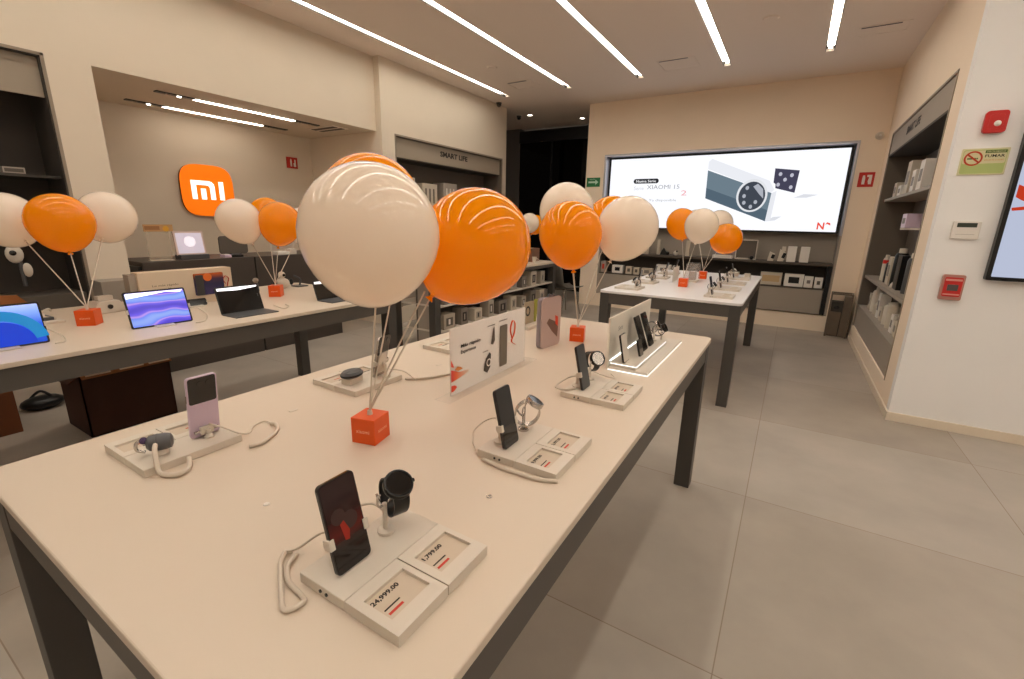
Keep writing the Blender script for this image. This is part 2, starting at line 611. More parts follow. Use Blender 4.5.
for (x, y, lb) in ((-4.716, 8.32, 'small round downlight at the corridor ceiling near the grey corridor wall'), (-3.918, 9.0, 'small round downlight just left of the beige back wall corner')):
    r = thing('downlight', lb, 'ceiling light', (x, y, CZ), group='corridor downlights')
    B().lathe([(.045, -.006), (.06, -.006), (.06, 0), (.045, 0)], 18).done('ring', SILVER, r)
    B().lathe([(0, -.005), (.045, -.005)], 18).done('lens', SPOT, r)
for (x, y, lb) in ((-4.75, 7.27, 'small black dome camera on ceiling beside the smart life wall end'), (-4.95, 8.3, 'small black dome camera on the corridor ceiling')):
    r = thing('security_camera', lb, 'camera', (x, y, CZ), group='dome cameras')
    B().lathe([(0, -.02), (.045, -.02), (.05, 0)], 16).done('base', GREYD, r, smooth=True)
    B().ball((0, 0, -.03), .04).done('dome', BLACKG, r, smooth='all')


# ================================================================== TABLES
def table(label, x0, x1, y0, y1, top, h=.9, th=.022, xleg=.085, apron=APRON, leg=LEGM, legy=.085):
    r = thing('display_table', label, 'table', ((x0 + x1) / 2, (y0 + y1) / 2, 0), group='white topped display tables')
    W, D = x1 - x0, y1 - y0
    B().prism(rrect(W, D, .045, 6), h - th, h).done('tabletop', top, r, bevel=.003)
    i = .012
    B().ring([(-W / 2 + i, -D / 2 + i), (W / 2 - i, -D / 2 + i), (W / 2 - i, D / 2 - i), (-W / 2 + i, D / 2 - i)],
             [(-W / 2 + .05, -D / 2 + .05), (W / 2 - .05, -D / 2 + .05), (W / 2 - .05, D / 2 - .05), (-W / 2 + .05, D / 2 - .05)],
             h - th - .1, h - th).done('apron', apron, r)
    for sx in (-1, 1):
        for sy in (-1, 1):
            a = sx * (W / 2 - i + .002)
            b = sy * (D / 2 - i + .002)
            B().box((min(a, a - sx * xleg), min(b, b - sy * legy), 0), (max(a, a - sx * xleg), max(b, b - sy * legy), h - th - .001)).done('leg', leg, r, bevel=.003)
    return r


t1 = table('large white topped display table in the foreground with dark grey legs', -1.565, -.306, .165, 2.665, TOP)
t2 = table('white topped display table behind the nearest one, in front of the big lit screen', -1.485, -.275, 4.02, 6.53, TOPC)
t3 = table('white topped display table holding tablets, before the dark checkout counter', -3.965, -2.66, .10, 2.61, TOP)

# unit with shelves beneath, along the smart life wall
r = thing('shelf_table', 'white topped island with open product shelves below, beside the smart life wall', 'table', (-3.55, 5.2, 0))
B().box((-.35, -1.5, .87), (.35, 1.45, .90)).done('tabletop', TOP, r, bevel=.003)
for y in (-1.5, 1.36):
    for x in (-.34, .25):
        B().box((x, y, 0), (x + .09, y + .09, .87)).done('leg', LEGM, r)
B().box((-.32, -1.41, .56), (.33, 1.36, .58)).done('shelf', WHITEP, r)
B().box((-.32, -1.41, .27), (.33, 1.36, .29)).done('shelf', WHITEP, r)
B().box((-.02, -1.41, .05), (0, 1.36, .87)).done('divider', GREYD, r)
B().box((-.34, -1.40, .82), (.34, 1.36, .87)).done('apron', APRON, r)
B().box((.0, -1.405, .05), (.32, -1.395, .86)).done('end_panel', GREYP, r)

# ================================================================== BALLOONS
RB = .15


def balloon_shape(R, m, M, parent):
    prof = [(0, R * 1.02)]
    n = 16
    for i in range(1, n):
        a = PI * i / n
        rr = R * math.sin(a)
        z = R * math.cos(a)
        if z < 0:
            z = z * (1.0 + .14 * (math.sin(a) ** 0) * (-z / R))
            rr *= 1 - .05 * (-z / R)
        prof.append((rr, z * 1.02))
    prof.append((R * .06, -R * 1.17))
    prof.append((0, -R * 1.17))
    return B().lathe(prof, 40, M).done('balloon', m, parent, smooth='all')


def balloon(px, py, rad, attach, colour, label, knot=None, group=None, R=RB, strings=1, rs=.0023):
    dep = FPX * R / rad
    c = at_depth(px, py, dep)
    attach = Vector(attach)
    if knot:
        d = ray(*knot)
        d = d / d.length
        # point along knot ray nearest to distance 1.2R from centre, closer to attach
        best = None
        for i in range(400):
            q = CAM + d * (dep * .6 + i * dep * .003)
            e = abs((q - c).length - 1.2 * R) + .02 * (q - attach).length
            if best is None or e < best[0]:
                best = (e, q)
        ax = (c - best[1]).normalized()
    else:
        ax = (c - attach).normalized()
    Q = ax.to_track_quat('Z', 'Y')
    r = thing('balloon', label, 'balloon', c, Q.to_euler(), group)
    m = ORANGE if colour == 'o' else WHITEL
    o = balloon_shape(R, m, None, r)
    o.name = 'envelope'
    kz = -R * 1.17
    B().lathe([(0, kz + .004), (.007, kz + .002), (.005, kz - .006), (.013, kz - .016), (0, kz - .013)], 14).done('knot', m, r, smooth=True)
    # string, in local space
    inv = (Matrix.Translation(c) @ Q.to_matrix().to_4x4()).inverted()
    a = inv @ attach
    k = Vector((0, 0, kz - .006))
    sb = B()
    for j in range(strings):
        off = Vector((0, .014 * j, 0))
        mid = (a + k) / 2 + off
        sb.tube([k + off * 1.6, mid, a + off * .1], rs, 6)
    sb.done('ribbon', CABLE, r, smooth='all')
    return r


def weight(x, y, rot, label, s=.074, z=.9):
    r = thing('balloon_weight', label, 'balloon weight', (x, y, z), (0, 0, rot), group='orange cube balloon weights')
    B().box((-s / 2, -s / 2, 0), (s / 2, s / 2, s)).done('cube', ORCUBE, r, bevel=.002)
    text('xiaomi', FY(0, -s / 2 - .0006, s * .5), s * .56, ORTEXT, r)
    text('xiaomi', FX(s / 2 + .0006, 0, s * .5), s * .56, ORTEXT, r)
    B().lathe([(0, s - .001), (.008, s - .001), (.006, s + .012), (0, s + .012)], 12).done('socket', WHITEP, r, smooth=True)
    return (x, y, z + s + .01)


R_ = math.radians
w1 = weight(-.935, .795, R_(14), 'orange cube printed xiaomi on the nearest table, weighing the largest balloons')
w2 = weight(-.902, 2.165, R_(16), 'orange cube weight near the far end of the nearest table')
w3 = weight(-.89, 4.80, R_(3), 'orange cube weight on the far table, nearer the camera of its two', .085)
w3b = weight(-.85, 5.70, R_(3), 'orange cube weight on the far table, behind the clear acrylic box', .085)
w4 = weight(-3.26, .88, R_(-40), 'orange cube weight on the tablet table beside the blue screen tablet', .085)
w5 = weight(-3.38, 2.04, R_(-50), 'orange cube weight on the tablet table behind the open black tablet', .085)

balloon(372, 207, 50, w1, 'o', 'orange balloon mostly hidden behind the biggest white balloon', knot=(412, 296), group='balloon cluster of the nearest table')
balloon(371, 235, 68, w1, 'w', 'biggest white balloon, nearest the camera', knot=(376, 300), group='balloon cluster of the nearest table', strings=2)
balloon(475, 246, 55.5, w1, 'o', 'biggest orange balloon, right of the biggest white balloon', knot=(430, 298), group='balloon cluster of the nearest table', strings=2)
balloon(566.5, 211, 27, w2, 'w', 'white balloon peeking up behind an orange one before the dark doorway', group='balloon cluster of the far end weight')
balloon(570.5, 234, 31.5, w2, 'o', 'orange balloon of the middle cluster, in front of the dark doorway', group='balloon cluster of the far end weight')
balloon(627.5, 227.5, 30, w2, 'w', 'white balloon overlapping the left edge of the big lit screen', group='balloon cluster of the far end weight')
balloon(611, 222, 25, w2, 'o', 'orange balloon almost wholly hidden behind the white one before the lit screen', group='balloon cluster of the far end weight')
balloon(681.5, 223.5, 14.6, w3, 'o', 'orange balloon on the far table, left one before the lit screen', rs=.003, group='balloon clusters of the far table')
balloon(701.5, 225.5, 16.2, w3, 'w', 'white balloon on the far table between the two orange ones', rs=.003, group='balloon clusters of the far table')
balloon(719, 224, 13.2, w3b, 'w', 'white balloon on the far table, half hidden at the back', rs=.003, group='balloon clusters of the far table')
balloon(726, 239, 15.2, w3b, 'o', 'orange balloon on the far table, lowest, under the pictured camera phone', rs=.003, group='balloon clusters of the far table')
balloon(696, 222, 12.0, w3b, 'w', 'white balloon on the far table hidden behind its front white balloon', rs=.003, group='balloon clusters of the far table')
balloon(6, 220, 26.5, w4, 'w', 'white balloon cut by the picture edge, over the blue screen tablet', rs=.003, group='balloon cluster over the tablet table')
balloon(61, 222, 27, w4, 'o', 'orange balloon over the tablet table, between two white ones', rs=.003, group='balloon cluster over the tablet table')
balloon(107, 217, 24.3, w4, 'w', 'white balloon in front of the beige wall beside the dark shelf niche', rs=.003, group='balloon cluster over the tablet table')
balloon(267, 214, 16, w5, 'o', 'orange balloon partly hidden behind another orange one near the orange wall sign', rs=.003, group='balloon cluster beside the orange sign')
balloon(239, 220.5, 20.6, w5, 'w', 'white balloon overlapping the lower corner of the orange wall sign', rs=.003, group='balloon cluster beside the orange sign')
balloon(280, 223, 20, w5, 'o', 'orange balloon just left of the biggest white balloon, front of its cluster', rs=.003, group='balloon cluster beside the orange sign')
balloon(303, 226, 17.5, w5, 'w', 'white balloon glimpsed between an orange one and the biggest white balloon', rs=.003, group='balloon cluster beside the orange sign')
w6 = weight(-3.45, 5.9, .3, 'orange cube weight on the island beside the smart life wall, behind the biggest orange balloon', .08)
balloon(536, 224.5, 9.2, w6, 'o', 'tiny far orange balloon behind a small white one before the dark doorway', R=.13, rs=.003, group='small far balloons')
balloon(529.5, 223, 9.6, w6, 'w', 'tiny far white balloon just right of the biggest orange balloon', R=.13, rs=.003, group='small far balloons')


# ================================================================== DISPLAY STATIONS
def tray(label, loc, rz, prices=None, full=True, group='white product display trays'):
    r = thing('display_tray', label, 'display tray', loc, (0, 0, rz), group)
    B().box((0, 0, 0), (.1125, .225, .02)).done('base_block', WHITEP, r, bevel=.0015)
    for k, (v0, v1) in enumerate(((0, .111), (.1135, .225))):
        u0, u1 = .114, .23
        wu0, wu1, wv0, wv1 = .139, .201, v0 + .016, v1 - .011
        f = B()
        f.box((u0, v0, 0), (u1, v1, .013))
        f.box((u0, v0, .013), (wu0, v1, .02)).box((wu1, v0, .013), (u1, v1, .02)).box((wu0, v0, .013), (wu1, wv0, .02)).box((wu0, wv1, .013), (wu1, v1, .02))
        f.done('label_frame', WHITEP, r)
        c = B().box((wu0, wv0, .013), (wu1, wv1, .0142)).done('price_card', mat('price_card', (198, 182, 162), .6), r)
        if full and prices:
            cu, cv = (wu0 + wu1) / 2, (wv0 + wv1) / 2
            F = lambda du, dv: frame((wu0 + du, cv + dv, .0147), (0, 1, 0), (-1, 0, 0))
            ln = .056 if len(prices[k]) > 8 else .048
            text(prices[k], F(.0135, -.010), ln, INK, c, bold=.04, h=.0115)
            B().box((wu0 + .036, wv0 + .008, .0142), (wu0 + .0385, wv0 + .04, .0148)).done('print_line', INK, c)
            B().box((wu0 + .0455, wv0 + .008, .0142), (wu0 + .050, wv0 + .037, .0148)).done('red_print_line', REDI, c)
        elif full:
            B().box((wu0 + .008, wv0 + .006, .0142), (wu0 + .018, wv0 + .04, .0148)).done('print_line', INK, c)
            B().box((wu0 + .034, wv0 + .02, .0142), (wu0 + .038, wv0 + .045, .0148)).done('red_print_line', REDI, c)
    B().cyl((.055, -.002, .010), (.055, .001, .010), .003, seg=8).cyl((.07, -.002, .010), (.07, .001, .010), .003, seg=8).done('port', BLACK, r)
    return r


def phone(label, loc, rz, body, screen, tilt=-13, wd=.072, ht=.16, back='none', extra=None, name='smartphone', cat='phone', group=None):
    r = thing(name, label, cat, loc, (0, R_(tilt), rz), group)
    F = frame((0, 0, ht / 2), (0, 1, 0), (0, 0, 1))
    B().prism(rrect(wd, ht, .009), -.004, .004, F).done('body', body, r, bevel=.0012)
    B().prism(rrect(wd - .005, ht - .005, .007), .004, .0046, F).done('screen', screen, r)
    if extra:
        extra(r, F)
    B().box((-.0012, wd / 2 - .0005, ht * .6), (.0012, wd / 2 + .0012, ht * .72)).done('side_button', SILVER, r)
    return r


def holder(label, loc, rz, tilt=-13, group='white phone holders', wd=.072, low=False):
    r = thing('phone_holder', label, 'phone holder', loc, (0, 0, rz), group)
    if low:
        B().lathe([(0, 0), (.012, 0), (.012, .004), (.006, .01), (.006, .022), (0, .024)], 16, Matrix.Translation((-.022, 0, 0))).done('post', WHITEP, r, smooth=True)
        B().box((-.018, -.016, .008), (-.0075, .016, .030)).done('bracket', WHITEP, r, bevel=.002)
        for s in (-1, 1):
            B().cyl((-.012, s * .016, .018), (-.012, s * .03, .018), .004).done('claw', SILVER, r, smooth=True)
        return r
    B().lathe([(0, 0), (.017, 0), (.017, .005), (.006, .012), (.006, .05), (0, .05)], 16, Matrix.Translation((-.035, 0, 0))).done('post', WHITEP, r, smooth=True)
    M = Matrix.Rotation(R_(tilt), 4, 'Y')
    b = B().box((-.011, -.022, .02), (-.0055, .022, .10), M)
    b.box((-.0095, -wd / 2 - .004, .055), (-.0055, wd / 2 + .004, .064), M)
    b.cyl((-.035, 0, .045), M @ Vector((-.009, 0, .06)), .007)
    b.done('bracket', WHITEP, r)
    for s in (-1, 1):
        B().box((-.009, s * (wd / 2 + .002) - .002, .05), (.008, s * (wd / 2 + .002) + .002, .069), M).box((.0055, min(s * (wd / 2 - .006), s * (wd / 2 + .003)), .05), (.0085, max(s * (wd / 2 - .006), s * (wd / 2 + .003)), .069), M).done('claw', WHITEP, r, bevel=.001)
    return r


def watch(label, loc, rot, case, strap, dial=BLACKG, R=.023, group='round smartwatches', strapw=.02, sc=1.0):
    r = thing('smartwatch', label, 'watch', loc, rot, group)
    r.scale = (sc, sc, sc)
    B().lathe([(0, -.006), (R * .92, -.006), (R, -.002), (R, .004), (R * .92, .0065), (R * .8, .0065)], 32).done('case', case, r, smooth=True)
    B().lathe([(0, .0068), (R * .86, .0068), (R * .86, .006)], 32).done('dial', dial, r)
    B().ring(circ(R * .97, 32), circ(R * .86, 32), .006, .0082).done('bezel', case, r)
    B().cyl((0, R, 0), (0, R + .004, 0), .003).done('crown', case, r)
    # strap: loop in the xz plane
    pts = []
    for k in range(29):
        a = R_(62) - R_(304) * k / 28
        pts.append((.029 * math.cos(a), -.032 + .033 * math.sin(a)))
    s = B()
    prev = None
    for k, (x, z) in enumerate(pts):
        a = R_(62) - R_(304) * k / 28
        n = Vector((math.cos(a), 0, math.sin(a)))
        ww = strapw / 2 * (1 - .12 * math.sin(PI * k / 28))
        p = Vector((x, 0, z))
        ring = [s.bm.verts.new(p + n * t + Vector((0, y, 0))) for t, y in ((-.0013, -ww), (-.0013, ww), (.0013, ww), (.0013, -ww))]
        if prev:
            for j in range(4):
                s.bm.faces.new((prev[j], prev[(j + 1) % 4], ring[(j + 1) % 4], ring[j]))
        else:
            s.bm.faces.new(ring)
        prev = ring
    s.bm.faces.new(prev[::-1])
    s.done('strap', strap, r, smooth=True)
    return r


def watch_stand(label, loc, rz, h=.07, group='silver watch holders', m=WHITEP):
    r = thing('watch_stand', label, 'watch holder', loc, (0, 0, rz), group)
    B().lathe([(0, 0), (.016, 0), (.016, .006), (.01, .009), (0, .009)], 18).done('foot', m, r, smooth=True)
    B().cyl((0, 0, .008), (0, 0, h), .0045).done('post', m, r, smooth=True)
    b = B()
    for s in (-1, 1):
        b.tube([(0, 0, h - .004), (0, s * .014, h), (0, s * .016, h + .018), (.004, s * .012, h + .026)], .0022, 6)
    b.tube([(0, 0, h - .01), (-.014, 0, h), (-.02, 0, h + .012)], .0025, 6)
    b.done('clamp', SILVER, r, smooth=True)
    return r


def cable(label, pts, r=.0022, thick=None, group='white security cables'):
    """thick: (points, radius) of the heavier coiled piece"""
    c = Vector(pts[0])
    o = thing('security_cable', label, 'cable', c, group=group)
    B().tube([Vector(p) - c for p in pts], r, 7).done('thin_lead', CABLE, o, smooth='all')
    if thick:
        B().tube([Vector(p) - c for p in thick[0]], thick[1], 9).done('coiled_section', CABLE, o, smooth='all')
    return o


PHRED = graded('wallpaper_red', [(0, (16, 9, 10)), (.28, (20, 9, 10)), (.42, (88, 22, 16)), (.6, (46, 16, 16)), (.72, (46, 24, 24)), (1, (40, 14, 14))], 'Z', (0, .16), rough=.1, es=.0)
PHBLACK = mat('phone_black', (14, 13, 14), .12, coat=.3)
PHGREY = mat('phone_grey', (58, 58, 58), .35)
PHSIDE = mat('phone_side', (60, 56, 56), .3, .6)
SCOFF = mat('screen_off', (10, 9, 10), .08, coat=.4)
SCGREEN = mat('screen_dark_green', (22, 24, 18), .1)


def red_extra(r, F):
    b = B()
    b.prism(circ(.014, 24, -.012, .016), .0046, .005, F)
    b.prism(circ(.016, 24, .008, .002), .0046, .0051, F)
    b.done('wallpaper_discs', mat('disc_grey', (62, 40, 38), .25), r)
    B().prism([(-.012, .002), (-.004, .006), (.004, -.014), (.0, -.03), (-.008, -.028)], .0051, .0054, F).done('wallpaper_petal', mat('petal_red', (150, 34, 20), .25), r)


# --- station A (nearest)
TZ = .9
tray('white display tray nearest the camera, with printed prices 24,999.00 and 1,799.00', (-.63, .366, TZ), 0, ('24,999.00', '1,799.00'))
phone('black phone showing a dark red wallpaper, on the tray nearest the camera', (-.565, .4265, TZ + .0215), 0, PHBLACK, PHRED, extra=red_extra, group='phones on the nearest table')
holder('white clamp gripping the dark red wallpaper phone', (-.565, .4265, TZ + .0205), 0)
watch('black round smartwatch on a stand, right of the dark red wallpaper phone', (-.565, .535, 1.018), (0, R_(34), R_(-20)), mat('watch_black', (26, 25, 26), .25, .5), BLACK, group='smartwatches on the nearest table', sc=1.22, strapw=.026)
watch_stand('white watch holder under the black round smartwatch', (-.585, .518, TZ + .0205), 0, .062)
cable('white lead running from the nearest phone to the tray edge at the left', [(-.605, .425, .965), (-.655, .43, .945), (-.690, .405, .915), (-.712, .392, .905), (-.700, .398, .905)], .0024,
      ([(-.712, .392, .9055), (-.695, .372, .9055), (-.66, .35, .9055), (-.618, .325, .9055), (-.592, .315, .9055), (-.583, .338, .9055), (-.596, .346, .9055), (-.64, .352, .906), (-.675, .372, .906), (-.69, .40, .906)], .0042))
cable('white lead looping between the nearest phone and the black watch', [(-.598, .43, .965), (-.63, .47, .975), (-.625, .52, .965), (-.595, .527, .955)], .0022)
B2 = .515
tray('white display tray halfway along the near table, its phone lead looping in front', (-.63, .88, TZ), 0, ('9,999.00', '2,999.00'))
phone('black phone with blank screen standing on the halfway tray of the near table', (-.565, .945, TZ + .0215), 0, PHSIDE, SCOFF, group='phones on the nearest table')
holder('white clamp behind the blank black phone of the halfway tray', (-.565, .945, TZ + .0205), 0)
watch('silver smartwatch with dark dial facing up, beside the blank black phone', (-.56, 1.06, 1.005), (0, R_(32), R_(35)), SILVER, SILVER, group='smartwatches on the nearest table', sc=1.15)
watch_stand('silver watch holder under the silver smartwatch of the halfway tray', (-.585, 1.045, TZ + .0205), .3, .05, m=SILVER)
cable('thin lead and thick cord lying before the halfway tray of the near table', [(-.60, .94, .965), (-.64, .985, .965), (-.68, .99, .945), (-.70, .965, .92), (-.685, .935, .905), (-.655, .905, .905), (-.635, .885, .905)], .0018,
      ([(-.60, .866, .905), (-.544, .857, .905), (-.475, .858, .905), (-.43, .863, .905), (-.395, .88, .905)], .0052))
tray('white display tray next to the lit stand on the near table', (-.63, 1.385, TZ), 0, ('7,499.00', '2,499.00'))
phone('dark grey phone on the tray just before the lit display stand', (-.565, 1.463, TZ + .0215), 0, PHSIDE, PHGREY, tilt=-13, group='phones on the nearest table')
holder('white clamp behind the dark grey phone before the lit stand', (-.565, 1.463, TZ + .0205), 0)
watch('dark round smartwatch seen from behind, beside the dark grey phone', (-.575, 1.585, 1.0), (0, R_(60), R_(-35)), mat('watch_black', (26, 25, 26)), BLACK, dial=SILVER, group='smartwatches on the nearest table', sc=1.3)
watch_stand('white watch holder under the dark smartwatch before the lit stand', (-.59, 1.56, TZ + .0205), .3, .05)
cable('white cord loop at the back edge of the tray before the lit stand', [(-.60, 1.47, .96), (-.65, 1.50, .935), (-.665, 1.44, .925), (-.655, 1.40, .925), (-.62, 1.395, .925), (-.59, 1.43, .925)], .0035)
cable('thin pale lead curving behind the tray before the lit stand', [(-.575, 1.56, .955), (-.545, 1.62, .925), (-.53, 1.68, .905), (-.56, 1.72, .905)], .0018)


# --- left side of the near table (rotated half a turn)
def flip_back(r, F):
    B().prism(rrect(.067, .074, .006, cy=.048), -.0047, -.004, F).done('camera_panel', SCOFF, r)
    for lx in (-.017, .004):
        B().prism(circ(.008, 20, lx, .066), -.0056, -.0047, F).done('camera_lens', BLACKG, r)


LX = -1.215
tray('white display tray near the left corner of the near table, under the lilac phone', (LX, .59, TZ), PI, None)
phone('lilac folding phone seen from behind with a black upper half', (LX - .078, .535, TZ + .0215), PI, LAV, SCOFF, tilt=-8, extra=flip_back, ht=.176, wd=.074, group='phones on the nearest table')
holder('small white clamp at the foot of the lilac phone', (LX - .078, .535, TZ + .0205), PI, low=True)
gw = thing('wearable', 'grey barrel shaped wearable on the tray beside the lilac phone', 'gadget', (-1.275, .425, TZ + .021), (0, 0, R_(62)))
gm = mat('grey_metal', (92, 92, 94), .4, .3)
B().lathe([(0, -.026), (.012, -.026), (.019, -.02), (.021, -.006), (.021, .012), (.018, .024), (.010, .028), (0, .028)], 24, Matrix.Translation((0, 0, .030)) @ Matrix.Rotation(R_(90), 4, 'Y')).done('body', gm, gw, smooth=True)
B().lathe([(.0213, -.004), (.0218, -.003), (.0213, -.002)], 24, Matrix.Translation((0, 0, .030)) @ Matrix.Rotation(R_(90), 4, 'Y')).done('seam', DGREY, gw, smooth=True)
B().tube([(-.026, 0, .042), (-.044, 0, .036), (-.046, 0, .018), (-.030, 0, .010)], .004, 8).done('ear_hook', SILVER, gw, smooth='all')
B().ball((-.030, 0, .040), .009).done('violet_lens', mat('violet_dial', (70, 50, 90), .15), gw, smooth='all')
B().lathe([(0, 0), (.016, 0), (.014, .012), (0, .012)], 18).done('foot', WHITEP, gw, smooth=True)
cable('thick white cord curling in front of the grey wearable', [(-1.275, .42, .955), (-1.25, .405, .95), (-1.215, .392, .932), (-1.190, .388, .910), (-1.160, .409, .907), (-1.17, .437, .907), (-1.205, .455, .915)], .0056)
cable('white lead and thick cord right of the lilac phone', [(-1.275, .54, .955), (-1.25, .565, .94), (-1.222, .588, .922), (-1.235, .62, .907), (-1.271, .651, .905), (-1.277, .69, .905), (-1.235, .692, .905)], .0024,
      ([(-1.159, .577, .906), (-1.151, .607, .906), (-1.182, .667, .906), (-1.225, .694, .906), (-1.245, .69, .906)], .0052))
tray('white display tray on the near table behind the orange cube, with a small speaker', (LX, 1.2, TZ), PI, None)
sp = thing('smart_speaker', 'dark grey pebble speaker on a white block behind the orange cube', 'speaker', (-1.30, 1.035, TZ + .02), (0, 0, R_(10)))
B().box((-.02, -.035, 0), (.02, .035, .022)).done('plinth', WHITEP, sp, bevel=.002)
B().lathe([(0, 0), (.026, 0), (.034, .006), (.034, .014), (.028, .021), (0, .023)], 26, Matrix.Translation((0, 0, .023)) @ Matrix.Diagonal((1, 1.35, 1, 1))).done('shell', DGREY, sp, smooth=True)
B().lathe([(.0342, .008), (.0350, .010), (.0342, .012)], 26, Matrix.Translation((0, 0, .023)) @ Matrix.Diagonal((1, 1.35, 1, 1))).done('seam_ring', BLACK, sp, smooth=True)
ph = phone('phone seen edge-on behind the balloon ribbons, black upper back', (-1.28, 1.14, TZ + .0215), PI + .2, SILVER, SCOFF, tilt=-13, extra=flip_back, group='phones on the nearest table')
holder('white frame clamp holding the phone behind the balloon ribbons', (-1.28, 1.14, TZ + .0205), PI + .2)
cable('white cord lying right of the tray behind the orange cube', [(-1.245, 1.14, .955), (-1.20, 1.19, .94), (-1.165, 1.22, .905), (-1.18, 1.25, .905)], .0022,
      ([(-1.20, 1.20, .906), (-1.14, 1.25, .906), (-1.10, 1.33, .906), (-1.06, 1.38, .906)], .005))
tray('white display tray on the near table, partly behind the upright promo panel', (LX, 1.795, TZ), PI, None)
tray('white display tray at the far end of the near table, under the watch card', (LX, 2.42, TZ), PI, None)
# little tokens stuck to the table
for (x, y, lb) in ((-.885, .46, 'small clear sticker on the near table, left of the dark red wallpaper phone'), (-.50, .745, 'small metal disc on the near table before the halfway tray')):
    tag(B().lathe([(0, 0), (.007, 0), (.006, .002), (0, .002)], 14, Matrix.Translation((x, y, TZ))).done('table_disc', SILVER if x > -.6 else WHITEB, smooth=True), lb, 'disc')
for (x, y, lb) in ((-1.29, .79, 'faint paper speck on the near table between the two left trays'), (-1.22, 1.42, 'faint speck on the near table behind the thick cord')):
    tag(B().box((x - .008, y - .012, TZ), (x + .008, y + .012, TZ + .001)).done('table_sticker', CABLE), lb, 'sticker')

# --- upright promo panel
pp = thing('promo_panel', 'upright white promo panel with pictured phone and earbuds on the near table', 'sign', (-.943, 1.16, TZ))
B().box((-.03, -.05, 0), (.035, .57, .004)).done('acrylic_base', ACRYL, pp, bevel=.001)
B().box((-.0035, 0, .004), (-.001, .51, .245)).done('card', mat('promo_card', (240, 234, 228), .45), pp)
B().box((-.0005, -.004, .004), (.002, .514, .248)).done('acrylic_sheet', ACRYL, pp)
Fp = lambda y, z, d=0: frame((.0024 + d, y, z), (0, 1, 0), (0, 0, 1))
text('Más rápido', Fp(.115, .172), .12, INK, pp, h=.017, bold=.03)
text('Experience', Fp(.10, .150), .09, INK, pp, h=.017, bold=.03)
FL = mat('promo_red', (226, 70, 40), .5)
FL2 = graded('promo_flame', [(0, (214, 60, 60)), (.3, (232, 110, 60)), (1, (216, 200, 180))], 'Y', (0, .1), rough=.5)
B().prism([(0, .10), (.0, .055), (.045, .06), (.10, .07), (.10, .078), (.045, .082)], 0, .0004, Fp(0, 0)).done('printed_flame', FL2, pp)
B().prism([(0, .135), (.012, .115), (.016, .105), (0, .112)], 0, .0004, Fp(0, 0)).prism([(0, .042), (.02, .04), (.032, .03), (.016, .02), (0, .018)], 0, .0004, Fp(0, 0)).done('printed_petal', FL, pp)
B().prism([(.02, .097), (.035, .105), (.055, .098), (.065, .09), (.04, .087)], 0, .0004, Fp(0, 0)).done('printed_petal', mat('promo_orange', (214, 130, 60), .5), pp)
B().prism(rrect(.055, .17, .006, cx=.335, cy=.115), 0, .0004, Fp(0, 0)).done('printed_phone', mat('printed_phone', (112, 104, 92), .5), pp)
b = B()
b.prism([(.245, .14), (.26, .20), (.268, .205), (.272, .15), (.258, .135)], 0, .0004, Fp(0, 0))
b.prism([(.195, .045), (.21, .09), (.235, .11), (.245, .1), (.24, .05), (.22, .03)], 0, .0004, Fp(0, 0))
b.done('printed_earbuds', mat('printed_bud', (78, 68, 60), .5), pp)
B().ring([(y * 1.0 + .23, z + .07) for y, z in circ(.0155, 20)], [(y + .23, z + .07) for y, z in circ(.011, 20)], .0004, .0008, Fp(0, 0)).done('printed_ring', WHITEB, pp)
B().tube([(.0035, .40, .13), (.0035, .385, .17), (.0035, .40, .205), (.0035, .42, .19), (.0035, .415, .15), (.0035, .395, .12), (.0035, .425, .10)], .0035, 6, flat=.3).done('printed_ribbon', mat('promo_scribble', (232, 96, 52), .5), pp)
B().box((.0024, .22, .212), (.0028, .27, .216)).box((.0024, .30, .218), (.0028, .36, .222)).box((.0024, .19, .118), (.0028, .225, .121)).done('printed_caption', GINK, pp)

# --- acrylic block with pictured camera
ab = thing('acrylic_block', 'clear standing acrylic block with printed phone photo, behind the promo panel', 'sign', (-.97, 1.97, TZ), (0, 0, R_(-8)))
Fb = lambda d: frame((d, 0, .125), (0, 1, 0), (0, 0, 1))
B().prism(rrect(.165, .25, .022), -.022, -.003, Fb(0)).done('back_slab', mat('lilac_acrylic', (150, 140, 146), .15), ab, bevel=.002)
B().prism(rrect(.165, .25, .022), .002, .008, Fb(0)).done('front_slab', mat('pink_acrylic', (196, 172, 166), .12, alpha=.9), ab, bevel=.001)
B().prism([(-.04, .0), (.01, -.05), (.055, -.085), (.06, -.03), (.03, -.0), (-.02, .02)], .0082, .009, Fb(0)).done('printed_device', mat('printed_device', (110, 84, 74), .4), ab)
B().prism([(.03, .03), (.055, .02), (.058, -.03), (.035, -.015)], .009, .0096, Fb(0)).done('printed_flash', FL, ab)
b = B()
b.tube([(0, -.03, .245), (0, -.02, .262), (0, .0, .255), (0, .02, .262), (0, .03, .245)], .004, 6)
b.done('top_clip', DGREY, ab, smooth=True)
# watch display card behind it
wc = thing('display_card', 'white card with pictured black ring and green strip, far end of near table', 'sign', (-1.27, 2.24, TZ + .02), (0, 0, R_(-5)))
B().box((-.004, 0, 0), (0, .10, .13)).done('card', mat('olive_card', (176, 164, 140), .6), wc)
B().ring([(y * .8, z) for y, z in circ(.03, 24)], [(y * .8, z) for y, z in circ(.02, 24)], 0, .001, frame((.0005, .035, .075), (0, 1, 0), (0, 0, 1))).done('printed_ring', BLACK, wc)
B().box((-.02, .11, 0), (.0, .125, .15), Matrix.Rotation(R_(-8), 4, 'X')).done('green_strip', mat('green_yellow', (150, 150, 60), .5), wc)

